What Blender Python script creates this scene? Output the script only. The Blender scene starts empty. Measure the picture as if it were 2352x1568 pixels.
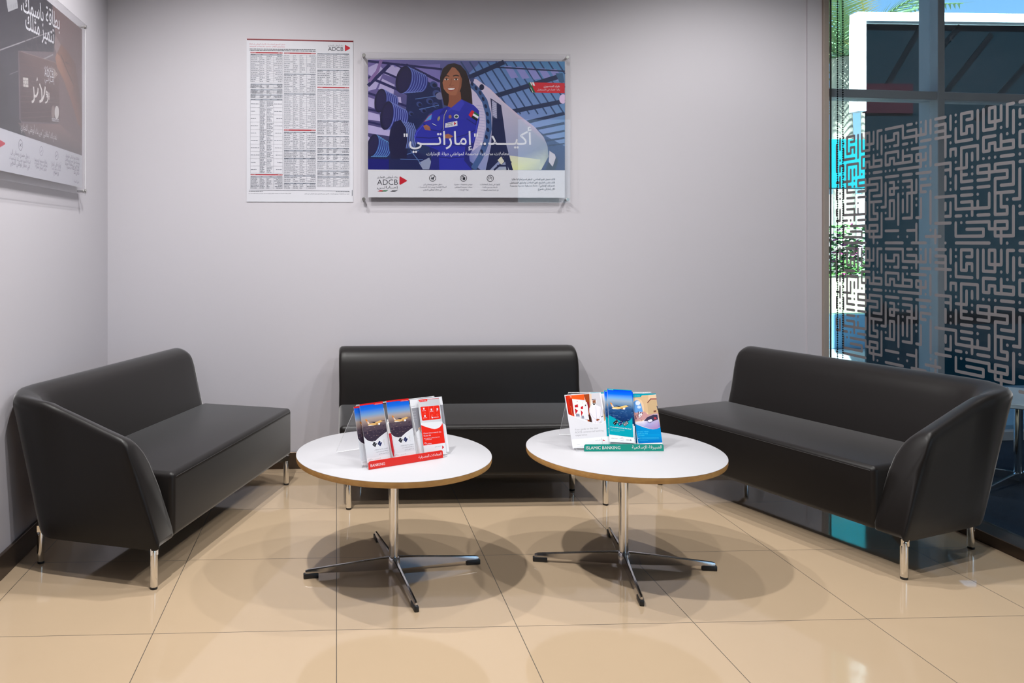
import bpy, bmesh, math, random
from mathutils import Vector, Matrix
from math import sin, cos, pi, radians as RAD

C = bpy.context.scene.collection
sc = bpy.context.scene

# ------------------------------------------------------------------ camera (shift lens, level)
cam_d = bpy.data.cameras.new('camera'); cam = bpy.data.objects.new('camera', cam_d); C.objects.link(cam)
cam_d.sensor_fit = 'HORIZONTAL'; cam_d.sensor_width = 36.0
cam_d.lens = 1815 / 2352 * 36
cam_d.shift_x = (1176 - 850) / 2352
cam_d.shift_y = -(784 - 555) / 2352
cam.location = (0, 0, 1.28)
cam.rotation_euler = (RAD(90), 0, -math.atan(77 / 1815))
cam_d.clip_start = 0.05
sc.camera = cam
sc.view_settings.view_transform = 'Standard'
sc.view_settings.look = 'None'
sc.view_settings.exposure = 0.0
sc.view_settings.gamma = 1.0
sc.view_settings.use_curve_mapping = False

# ------------------------------------------------------------------ sky and sun
world = bpy.data.worlds.new('sky'); sc.world = world; world.use_nodes = True
wn = world.node_tree; bgn = wn.nodes['Background']
skyn = wn.nodes.new('ShaderNodeTexSky'); skyn.sky_type = 'HOSEK_WILKIE'; skyn.turbidity = 4.0; skyn.ground_albedo = .4
skyn.sun_direction = Vector((-.35, -.6, .72)).normalized()
wn.links.new(skyn.outputs[0], bgn.inputs[0]); bgn.inputs[1].default_value = 9.5
sun_d = bpy.data.lights.new('sun', 'SUN'); sun_d.energy = 42.0; sun_d.angle = .01; sun_d.color = (1, .97, .9)
sun = bpy.data.objects.new('sun', sun_d); C.objects.link(sun)
sun.rotation_euler = Vector((-.35, -.6, .72)).to_track_quat('Z', 'Y').to_euler()

# ------------------------------------------------------------------ ceiling downlights, plus one added fill lamp
CEIL = 3.2
def downlight_or_fill(x, y, power, cone=146, blend=.60, color=(1, .985, .965)):
    d = bpy.data.lights.new('downlight_or_fill', 'SPOT'); d.energy = power; d.spot_size = RAD(cone); d.spot_blend = blend
    d.shadow_soft_size = .035; d.color = color
    o = bpy.data.objects.new('downlight_or_fill', d); C.objects.link(o); o.location = (x, y, CEIL - .02)
for x, y, p in [(-.50, 3.38, 145), (.81, 3.22, 66), (2.15, 3.42, 130), (-.38, 2.30, 285), (2.05, 2.3, 135),
                (.81, 1.25, 100)]:
    downlight_or_fill(x, y, p)
downlight_or_fill(4.1, 3.75, 75, cone=75)  # added fill lamp behind the glass, brightens the side table there

# ------------------------------------------------------------------ materials
def lin(c):
    out = []
    for v in c:
        v = v / 255
        out.append(v / 12.92 if v <= .04045 else ((v + .055) / 1.055) ** 2.4)
    return tuple(out)
def mat(name, color, rough=.5, metal=0, spec=.5, coat=0):
    m = bpy.data.materials.new(name); m.use_nodes = True
    b = m.node_tree.nodes['Principled BSDF']
    b.inputs['Base Color'].default_value = (*color, 1); b.inputs['Roughness'].default_value = rough
    b.inputs['Metallic'].default_value = metal; b.inputs['Specular IOR Level'].default_value = spec
    b.inputs['Coat Weight'].default_value = coat
    return m
class NT:
    def __init__(s, m): s.t = m.node_tree
    def n(s, typ, **kw):
        o = s.t.nodes.new(typ)
        for k, v in kw.items(): setattr(o, k, v)
        return o
    def l(s, a, b): s.t.links.new(a, b)
    def m(s, op, a, b=None, c=None):
        o = s.n('ShaderNodeMath', operation=op)
        for i, v in enumerate((a, b, c)):
            if v is None: continue
            if isinstance(v, (int, float)): o.inputs[i].default_value = v
            else: s.l(v, o.inputs[i])
        return o.outputs[0]
def noise_bump(m, scale, strength, dist=.002, detail=3, tint=0):
    t = NT(m); b = m.node_tree.nodes['Principled BSDF']
    tc = t.n('ShaderNodeTexCoord'); nz = t.n('ShaderNodeTexNoise'); nz.inputs['Scale'].default_value = scale; nz.inputs['Detail'].default_value = detail
    t.l(tc.outputs['Object'], nz.inputs['Vector'])
    bp = t.n('ShaderNodeBump'); bp.inputs['Strength'].default_value = strength; bp.inputs['Distance'].default_value = dist
    t.l(nz.outputs['Fac'], bp.inputs['Height']); t.l(bp.outputs[0], b.inputs['Normal'])
    if tint:
        c = b.inputs['Base Color'].default_value[:3]
        mx = t.n('ShaderNodeMix', data_type='RGBA'); t.l(nz.outputs['Fac'], mx.inputs[0])
        mx.inputs[6].default_value = (*[v * (1 - tint) for v in c], 1); mx.inputs[7].default_value = (*[v * (1 + tint) for v in c], 1)
        t.l(mx.outputs[2], b.inputs['Base Color'])
    return m
def clear(name, tint=(1, 1, 1), refl=1.0, f0=.04, rough=.0, haze=0, hazecol=(1, 1, 1)):
    m = bpy.data.materials.new(name); m.use_nodes = True; t = NT(m); nt = m.node_tree
    nt.nodes.remove(nt.nodes['Principled BSDF'])
    tr = t.n('ShaderNodeBsdfTransparent'); tr.inputs[0].default_value = (*tint, 1)
    gl = t.n('ShaderNodeBsdfGlossy'); gl.inputs['Roughness'].default_value = rough
    lw = t.n('ShaderNodeLayerWeight'); lw.inputs[0].default_value = .5
    p = t.m('POWER', lw.outputs['Facing'], 5.0)
    f = t.m('MULTIPLY', t.m('ADD', t.m('MULTIPLY', p, 1 - f0), f0), refl)
    base = tr.outputs[0]
    if haze:
        df = t.n('ShaderNodeBsdfDiffuse'); df.inputs[0].default_value = (*hazecol, 1)
        m0 = t.n('ShaderNodeMixShader'); m0.inputs[0].default_value = haze; t.l(tr.outputs[0], m0.inputs[1]); t.l(df.outputs[0], m0.inputs[2]); base = m0.outputs[0]
    mx = t.n('ShaderNodeMixShader'); t.l(f, mx.inputs[0]); t.l(base, mx.inputs[1]); t.l(gl.outputs[0], mx.inputs[2])
    t.l(mx.outputs[0], nt.nodes['Material Output'].inputs[0])
    return m
def print_mat(name, rough, coat=0, k=.57):
    m = mat(name, (1, 1, 1), rough, 0, .4, coat); t = NT(m)
    a = t.n('ShaderNodeVertexColor', layer_name='print'); mx = t.n('ShaderNodeMix', data_type='RGBA', blend_type='MULTIPLY'); mx.inputs[0].default_value = 1; t.l(a.outputs[0], mx.inputs[6]); mx.inputs[7].default_value = (k, k, k * 1.01, 1)
    t.l(mx.outputs[2], m.node_tree.nodes['Principled BSDF'].inputs['Base Color'])
    return m
M = {}
M['wall'] = noise_bump(mat('wall_paint', (.395, .378, .41), .6, 0, .3), 120, .04)
M['far'] = mat('far_wall_paint', (.08, .08, .08), .7)
M['ceil'] = mat('ceiling_paint', (.22, .22, .22), .8)
M['leather'] = noise_bump(mat('dark_leather', (.0040, .0026, .0022), .42, 0, .28), 260, .10, .0006, 4)
_b = M['leather'].node_tree.nodes['Principled BSDF']; _b.inputs['Sheen Weight'].default_value = .40; _b.inputs['Sheen Roughness'].default_value = .35
M['seam'] = mat('seam_thread', (.016, .014, .014), .6)
M['chrome'] = mat('chrome', (.80, .79, .77), .07, 1)
M['alu'] = mat('polished_aluminium', (.62, .61, .62), .16, 1)
M['black'] = mat('black_plastic', (.012, .012, .013), .45)
M['laminate'] = noise_bump(mat('white_laminate', (.405, .403, .425), .35, 0, .4), 500, .03, .0004)
M['bronze'] = mat('bronze_metal', (.085, .060, .044), .32, .7)
M['frame'] = mat('brown_anodised_frame', (.26, .215, .185), .42, .35)
M['gasket'] = mat('black_gasket', (.006, .006, .007), .6)
M['frit'] = mat('grey_frit_film', (.125, .118, .126), .75, 0, .2)
M['acrylic'] = clear('clear_acrylic', (.985, .985, .99), 1.0, .045)
M['acrylic_edge'] = clear('acrylic_edge', (.80, .82, .83), 1.0, .12, .1, .6, (.9, .9, .92))
M['glass'] = clear('partition_glass', (.80, .86, .88), .42, .05)
M['glass2'] = clear('outer_tinted_glass', (.72, .82, .85), .6, .05)
M['steel'] = mat('brushed_steel', (.55, .54, .53), .3, 1)
M['print'] = print_mat('printed_sheet', .35)
M['gloss_print'] = print_mat('glossy_print', .22, 0, .88)
M['mullion'] = mat('grey_mullion', (.22, .21, .22), .5, .0)
M['carpet'] = noise_bump(mat('dark_blue_carpet', (.016, .022, .034), .95, 0, .1), 220, .8, .004, 3, .5)
M['white'] = mat('white_render', (.85, .86, .87), .8)
M['teal_dark'] = mat('dark_teal_panel', (.0019, .0060, .0088), .4, 0, .0)
M['streak_and_chain'] = mat('dark_streak_and_chain', (.0007, .0018, .0028), .6, 0, .0)  # colour of the modelled reflection streaks, shared with the blind chains
M['red_band'] = mat('dull_red_band', (.014, .0032, .0055), .5, 0, 0)
M['teal'] = mat('teal_base_panel', (.002, .048, .064), .5, 0, .1)
M['turq'] = mat('turquoise_board', (.0, .22, .27), .6)
M['pale_yellow'] = mat('pale_yellow_wall', (.62, .60, .36), .8)
M['pale_blue'] = mat('pale_blue_plinth', (.24, .48, .68), .7)
M['paving'] = noise_bump(mat('paving', (.42, .43, .44), .8), 8, .1)
M['trunk'] = noise_bump(mat('palm_trunk', (.42, .36, .28), .9), 20, .8, .02)
M['frond'] = mat('palm_frond', (.16, .27, .12), .6)
M['frond_dry'] = mat('dry_frond', (.55, .42, .14), .7)
M['leaf'] = mat('hedge_leaf', (.10, .26, .05), .6)
M['petal'] = mat('pink_petal', (.62, .07, .24), .6)
M['bluebag'] = mat('blue_plastic', (.006, .014, .12), .3)
# tiled floor
def floor_mat():
    m = mat('beige_tiles', (.6, .47, .34), .075, 0, .5); t = NT(m); b = m.node_tree.nodes['Principled BSDF']
    g = t.n('ShaderNodeNewGeometry'); sp = t.n('ShaderNodeSeparateXYZ'); t.l(g.outputs['Position'], sp.inputs[0])
    def edge(o, off, size):
        q = t.m('DIVIDE', t.m('ADD', o, off), size); fr = t.m('FRACT', q)
        return t.m('MULTIPLY', t.m('MINIMUM', fr, t.m('SUBTRACT', 1.0, fr)), size), t.m('FLOOR', q)
    ex, ix = edge(sp.outputs[0], 6.0, .6); ey, iy = edge(sp.outputs[1], 6.0 - .251, .597)
    grout = t.m('LESS_THAN', t.m('MINIMUM', ex, ey), .0014)
    wn_ = t.n('ShaderNodeTexWhiteNoise', noise_dimensions='2D'); cv = t.n('ShaderNodeCombineXYZ'); t.l(ix, cv.inputs[0]); t.l(iy, cv.inputs[1]); t.l(cv.outputs[0], wn_.inputs['Vector'])
    nz = t.n('ShaderNodeTexNoise'); nz.inputs['Scale'].default_value = 2.2; nz.inputs['Detail'].default_value = 6; t.l(g.outputs['Position'], nz.inputs['Vector'])
    v = t.m('ADD', t.m('MULTIPLY', wn_.outputs[0], .05), t.m('ADD', t.m('MULTIPLY', nz.outputs[0], .10), .925))
    hs = t.n('ShaderNodeMix', data_type='RGBA', blend_type='MULTIPLY'); hs.inputs[0].default_value = 1
    hs.inputs[6].default_value = (.425, .318, .211, 1); cc = t.n('ShaderNodeCombineColor')
    for i in range(3): t.l(v, cc.inputs[i])
    t.l(cc.outputs[0], hs.inputs[7])
    mx = t.n('ShaderNodeMix', data_type='RGBA'); t.l(grout, mx.inputs[0]); t.l(hs.outputs[2], mx.inputs[6]); mx.inputs[7].default_value = (.10, .08, .06, 1)
    t.l(mx.outputs[2], b.inputs['Base Color'])
    t.l(t.m('ADD', t.m('MULTIPLY', grout, .4), .06), b.inputs['Roughness'])
    return m
M['floor'] = floor_mat()
def ply_mat():
    m = mat('plywood_edge', (.5, .3, .12), .45); t = NT(m); b = m.node_tree.nodes['Principled BSDF']
    tc = t.n('ShaderNodeTexCoord'); sp = t.n('ShaderNodeSeparateXYZ'); t.l(tc.outputs['Object'], sp.inputs[0])
    s = t.m('SINE', t.m('MULTIPLY', sp.outputs[2], 2 * pi / .0042))
    nz = t.n('ShaderNodeTexNoise'); nz.inputs['Scale'].default_value = 30; t.l(tc.outputs['Object'], nz.inputs['Vector'])
    f = t.m('ADD', t.m('MULTIPLY', s, .3), nz.outputs[0])
    mx = t.n('ShaderNodeMix', data_type='RGBA'); t.l(f, mx.inputs[0]); mx.inputs[6].default_value = (.34, .17, .05, 1); mx.inputs[7].default_value = (.56, .33, .11, 1)
    t.l(mx.outputs[2], b.inputs['Base Color']); return m
M['ply'] = ply_mat()

# ------------------------------------------------------------------ mesh helpers
def link(name, me, parent=None, loc=None, rot=None):
    o = bpy.data.objects.new(name, me); C.objects.link(o)
    if parent: o.parent = parent
    if loc is not None: o.location = loc
    if rot is not None: o.rotation_euler = rot
    return o
def bm_obj(name, bm, mats, parent=None, smooth=None):
    if not isinstance(mats, (list, tuple)): mats = [mats]
    me = bpy.data.meshes.new(name)
    bmesh.ops.recalc_face_normals(bm, faces=bm.faces[:])
    bm.to_mesh(me); bm.free()
    for m in mats: me.materials.append(m)
    if smooth is not None:
        for p in me.polygons: p.use_smooth = True
        try: me.set_sharp_from_angle(angle=RAD(smooth))
        except Exception: pass
    return link(name, me, parent)
def tag(o, label=None, cat=None, group=None, kind=None):
    for k, v in (('label', label), ('category', cat), ('group', group), ('kind', kind)):
        if v: o[k] = v
    return o
def thing(name, label, cat, loc=(0, 0, 0), rot=0, group=None):
    o = bpy.data.objects.new(name, None); C.objects.link(o); o.location = loc; o.rotation_euler = (0, 0, rot); o.empty_display_size = .1
    return tag(o, label, cat, group)
def box(bm, x0, x1, y0, y1, z0, z1, bev=0, seg=2, mi=0):
    r = bmesh.ops.create_cube(bm, size=1)
    for v in r['verts']: v.co = Vector(((x0 + x1) / 2 + v.co.x * (x1 - x0), (y0 + y1) / 2 + v.co.y * (y1 - y0), (z0 + z1) / 2 + v.co.z * (z1 - z0)))
    fs = set(f for v in r['verts'] for f in v.link_faces)
    for f in fs: f.material_index = mi
    if bev: bmesh.ops.bevel(bm, geom=list(set(e for v in r['verts'] for e in v.link_edges)), offset=bev, segments=seg, profile=.5, affect='EDGES')
    return bm
def lathe(bm, prof, n=32, c=(0, 0), mi=0, cap=True):
    rings = [[bm.verts.new((c[0] + r * cos(2 * pi * i / n), c[1] + r * sin(2 * pi * i / n), z)) for i in range(n)] for r, z in prof]
    for a, b in zip(rings, rings[1:]):
        for i in range(n):
            f = bm.faces.new((a[i], a[(i + 1) % n], b[(i + 1) % n], b[i])); f.material_index = mi
    if cap:
        for rg in (rings[0], rings[-1]):
            f = bm.faces.new(rg); f.material_index = mi
def tube(bm, pts, r, n=10, mi=0):
    pts = [Vector(p) for p in pts]; prev = None
    for i, p in enumerate(pts):
        d = (pts[min(i + 1, len(pts) - 1)] - pts[max(i - 1, 0)]).normalized()
        u = d.orthogonal().normalized() if prev is None else (prev[1] - d * prev[1].dot(d)).normalized()
        w = d.cross(u)
        rr = r[i] if isinstance(r, (list, tuple)) else r
        ring = [bm.verts.new(p + (u * cos(2 * pi * k / n) + w * sin(2 * pi * k / n)) * rr) for k in range(n)]
        if prev:
            for k in range(n): bm.faces.new((prev[0][k], prev[0][(k + 1) % n], ring[(k + 1) % n], ring[k])).material_index = mi
        else: bm.faces.new(ring).material_index = mi
        prev = (ring, u)
    bm.faces.new(prev[0]).material_index = mi
def NB(): return bmesh.new()
def copy_tree(o, parent=None):
    c = o.copy(); C.objects.link(c)
    if parent: c.parent = parent
    for ch in o.children: copy_tree(ch, c)
    return c

# ------------------------------------------------------------------ printing: flat ink on a sheet (local X right, Y up, Z towards the reader; mm)
_F = {}
for _s in '0621FE801 0622FE812 0623FE832 0624FE852 0625FE872 0626FE894 0627FE8D2 0628FE8F4 0629FE932 062AFE954 062BFE994 062CFE9D4 062DFEA14 062EFEA54 062FFEA92 0630FEAB2 0631FEAD2 0632FEAF2 0633FEB14 0634FEB54 0635FEB94 0636FEBD4 0637FEC14 0638FEC54 0639FEC94 063AFECD4 0641FED14 0642FED54 0643FED94 0644FEDD4 0645FEE14 0646FEE54 0647FEE94 0648FEED2 0649FEEF2 064AFEF14'.split():
    _F[chr(int(_s[:4], 16))] = (int(_s[4:8], 16), int(_s[8]))
_LA = {'\u0622': 0xFEF5, '\u0623': 0xFEF7, '\u0625': 0xFEF9, '\u0627': 0xFEFB}
def shape(s):
    if not any('\u0600' <= c <= '\u06ff' for c in s): return s
    out = []; i = 0; joined = False      # joined: previous letter connects forward
    while i < len(s):
        c = s[i]
        if c == '\u0640': out.append(c); joined = True; i += 1; continue
        if c not in _F: out.append(c); joined = False; i += 1; continue
        if c == '\u0644' and i + 1 < len(s) and s[i + 1] in _LA:
            out.append(chr(_LA[s[i + 1]] + (1 if joined else 0))); joined = False; i += 2; continue
        base, n = _F[c]
        nxt = s[i + 1] if i + 1 < len(s) else ' '
        fwd = n == 4 and (nxt == '\u0640' or (nxt in _F and _F[nxt][1] > 1))
        back = joined and n > 1
        k = (3 if fwd else 1) if back else (2 if fwd else 0)
        out.append(chr(base + k)); joined = fwd; i += 1
    r = ''.join({'(': ')', ')': '('}.get(ch, ch) for ch in reversed(out))
    # numbers and latin runs keep their own order
    w = [x[::-1] if x and all(ord(ch) < 0x600 and (ch.isalnum()) for ch in x) else x for x in r.split(' ')]
    return ' '.join(w)
_TC = {}
def glyphs(s, bold):
    k = (s, bold)
    if k in _TC: return _TC[k]
    cu = bpy.data.curves.new('ink', 'FONT'); cu.body = shape(s); cu.resolution_u = 3; cu.offset = bold
    o = bpy.data.objects.new('ink', cu); C.objects.link(o)
    dg = bpy.context.evaluated_depsgraph_get(); me = bpy.data.meshes.new_from_object(o.evaluated_get(dg))
    vs = [v.co.to_2d() for v in me.vertices]; fs = [tuple(p.vertices) for p in me.polygons]
    bpy.data.objects.remove(o); bpy.data.curves.remove(cu); bpy.data.meshes.remove(me)
    x0 = min(v.x for v in vs); x1 = max(v.x for v in vs)
    par = list(range(len(vs)))
    def find(i):
        while par[i] != i: par[i] = par[par[i]]; i = par[i]
        return i
    for f in fs:
        for i in f[1:]: par[find(i)] = find(f[0])
    ids = {}
    lay = [ids.setdefault(find(f[0]), len(ids)) % 4 * 7e-6 for f in fs]
    _TC[k] = ([(v.x - x0, v.y) for v in vs], list(zip(fs, lay)), x1 - x0)
    return _TC[k]
class Sheet:
    def __init__(s): s.v = []; s.f = []; s.c = []; s.k = 0
    def face(s, pts, cols, z):
        b = len(s.v); s.v += [(p[0] * .001, p[1] * .001, z) for p in pts]; s.f.append(tuple(range(b, b + len(pts)))); s.c.append(cols)
    def nz(s): s.k += 1; return .00012 + min(s.k, 400) * 2.2e-6
    def poly(s, hexc, flat):
        pts = list(zip(flat[::2], flat[1::2]))
        if sum(a[0] * b[1] - a[1] * b[0] for a, b in zip(pts, pts[1:] + pts[:1])) < 0: pts.reverse()
        c = lin(hexc); s.face(pts, [c] * len(pts), s.nz())
    def grad(s, flat, cols):
        pts = list(zip(flat[::2], flat[1::2])); cs = [lin(c) for c in cols]
        if sum(a[0] * b[1] - a[1] * b[0] for a, b in zip(pts, pts[1:] + pts[:1])) < 0: pts.reverse(); cs.reverse()
        s.face(pts, cs, s.nz())
    def stroke(s, hexc, w, flat, z=None):
        pts = [Vector(p) for p in zip(flat[::2], flat[1::2])]; c = lin(hexc); z = z or s.nz(); h = w / 2
        L = []; R = []
        for i, p in enumerate(pts):
            d0 = (p - pts[i - 1]).normalized() if i else None; d1 = (pts[i + 1] - p).normalized() if i < len(pts) - 1 else None
            d = ((d0 or d1) + (d1 or d0)); d = d.normalized() if d.length > 1e-6 else (d0 or d1)
            n = Vector((-d.y, d.x)); k = 1 / max(.5, n.dot(Vector((-(d1 or d0).y, (d1 or d0).x))))
            L.append(p + n * h * k); R.append(p - n * h * k)
        for i in range(len(pts) - 1): s.face([R[i], R[i + 1], L[i + 1], L[i]], [c] * 4, z)
    def text(s, t, x0, y0, x1, y1, hexc, bold, hs):
        vs, fs, w = glyphs(t, bold); c = lin(hexc); L = math.hypot(x1 - x0, y1 - y0); k = L / w; a = math.atan2(y1 - y0, x1 - x0); ca, sa = cos(a), sin(a); z = s.nz()
        for f, dz in fs:
            p = [(x0 + vs[i][0] * k * ca - vs[i][1] * k * hs * sa, y0 + vs[i][0] * k * sa + vs[i][1] * k * hs * ca) for i in f]
            if sum(q[0] * r[1] - q[1] * r[0] for q, r in zip(p, p[1:] + p[:1])) < 0: p.reverse()
            s.face(p, [c] * len(p), z + dz)
    def add(s, prims):
        for p in prims:
            if p[0] == 'p': s.poly(p[1], p[2])
            elif p[0] == 'g': s.grad(p[1], p[2])
            elif p[0] == 's': s.stroke(p[1], p[2], p[3])
            else: s.text(*p[1:])
        return s
    def slab(s, w, h, hexc=(230, 230, 236), t=.0006, x=0, y=0):
        c = lin(hexc); V = [(x, y), (x + w, y), (x + w, y + h), (x, y + h)]; V = [(a * .001, b * .001) for a, b in V]; b = len(s.v)
        s.v += [(a, q, 0) for a, q in V] + [(a, q, -t) for a, q in V]
        for f in ((0, 1, 2, 3), (7, 6, 5, 4), (0, 4, 5, 1), (1, 5, 6, 2), (2, 6, 7, 3), (3, 7, 4, 0)): s.f.append(tuple(b + i for i in f)); s.c.append([c] * 4)
        return s
    def mesh(s, name, m):
        me = bpy.data.meshes.new(name); me.from_pydata(s.v, [], s.f)
        ca = me.color_attributes.new('print', 'FLOAT_COLOR', 'CORNER')
        flat = [x for cs in s.c for c in cs for x in (*c, 1.0)]
        ca.data.foreach_set('color', flat); me.materials.append(m); return me
def clip_prims(prims, w, h):
    """trim ink that runs over the sheet's edge"""
    def clip(pts, cols):
        for ax, lim, sg in ((0, 0, 1), (0, w, -1), (1, 0, 1), (1, h, -1)):
            o = []; oc = []
            for i in range(len(pts)):
                a, b = pts[i - 1], pts[i]; ca, cb = cols[i - 1], cols[i]
                ia, ib = sg * (a[ax] - lim) >= 0, sg * (b[ax] - lim) >= 0
                if ia != ib:
                    t = (lim - a[ax]) / (b[ax] - a[ax]); o.append((a[0] + (b[0] - a[0]) * t, a[1] + (b[1] - a[1]) * t)); oc.append(ca if t < .5 else cb)
                if ib: o.append(b); oc.append(cb)
            pts, cols = o, oc
            if len(pts) < 3: return None
        return pts, cols
    out = []
    for p in prims:
        if p[0] in 'pg':
            fl = p[2] if p[0] == 'p' else p[1]; pts = list(zip(fl[::2], fl[1::2])); cols = [p[1]] * len(pts) if p[0] == 'p' else list(p[2])
            if all(-.01 <= a <= w + .01 and -.01 <= b <= h + .01 for a, b in pts): out.append(p); continue
            r = clip(pts, cols)
            if r: out.append(('g', [round(v, 2) for q in r[0] for v in q], r[1]))
        elif p[0] == 's':
            pts = [(min(max(a, 0), w), min(max(b, 0), h)) for a, b in zip(p[3][::2], p[3][1::2])]
            q = [pts[0]]
            for b in pts[1:]:
                if math.dist(b, q[-1]) > .05: q.append(b)
            if len(q) > 1: out.append(('s', p[1], p[2], [v for b in q for v in b]))
        else: out.append(p)
    return out
def place(o, origin, ex, ey):
    ex = Vector(ex).normalized(); ey = Vector(ey).normalized(); ez = ex.cross(ey).normalized(); ey = ez.cross(ex)
    m = Matrix((ex, ey, ez)).transposed().to_4x4(); m.translation = Vector(origin); o.matrix_world = m
    return o

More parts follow.
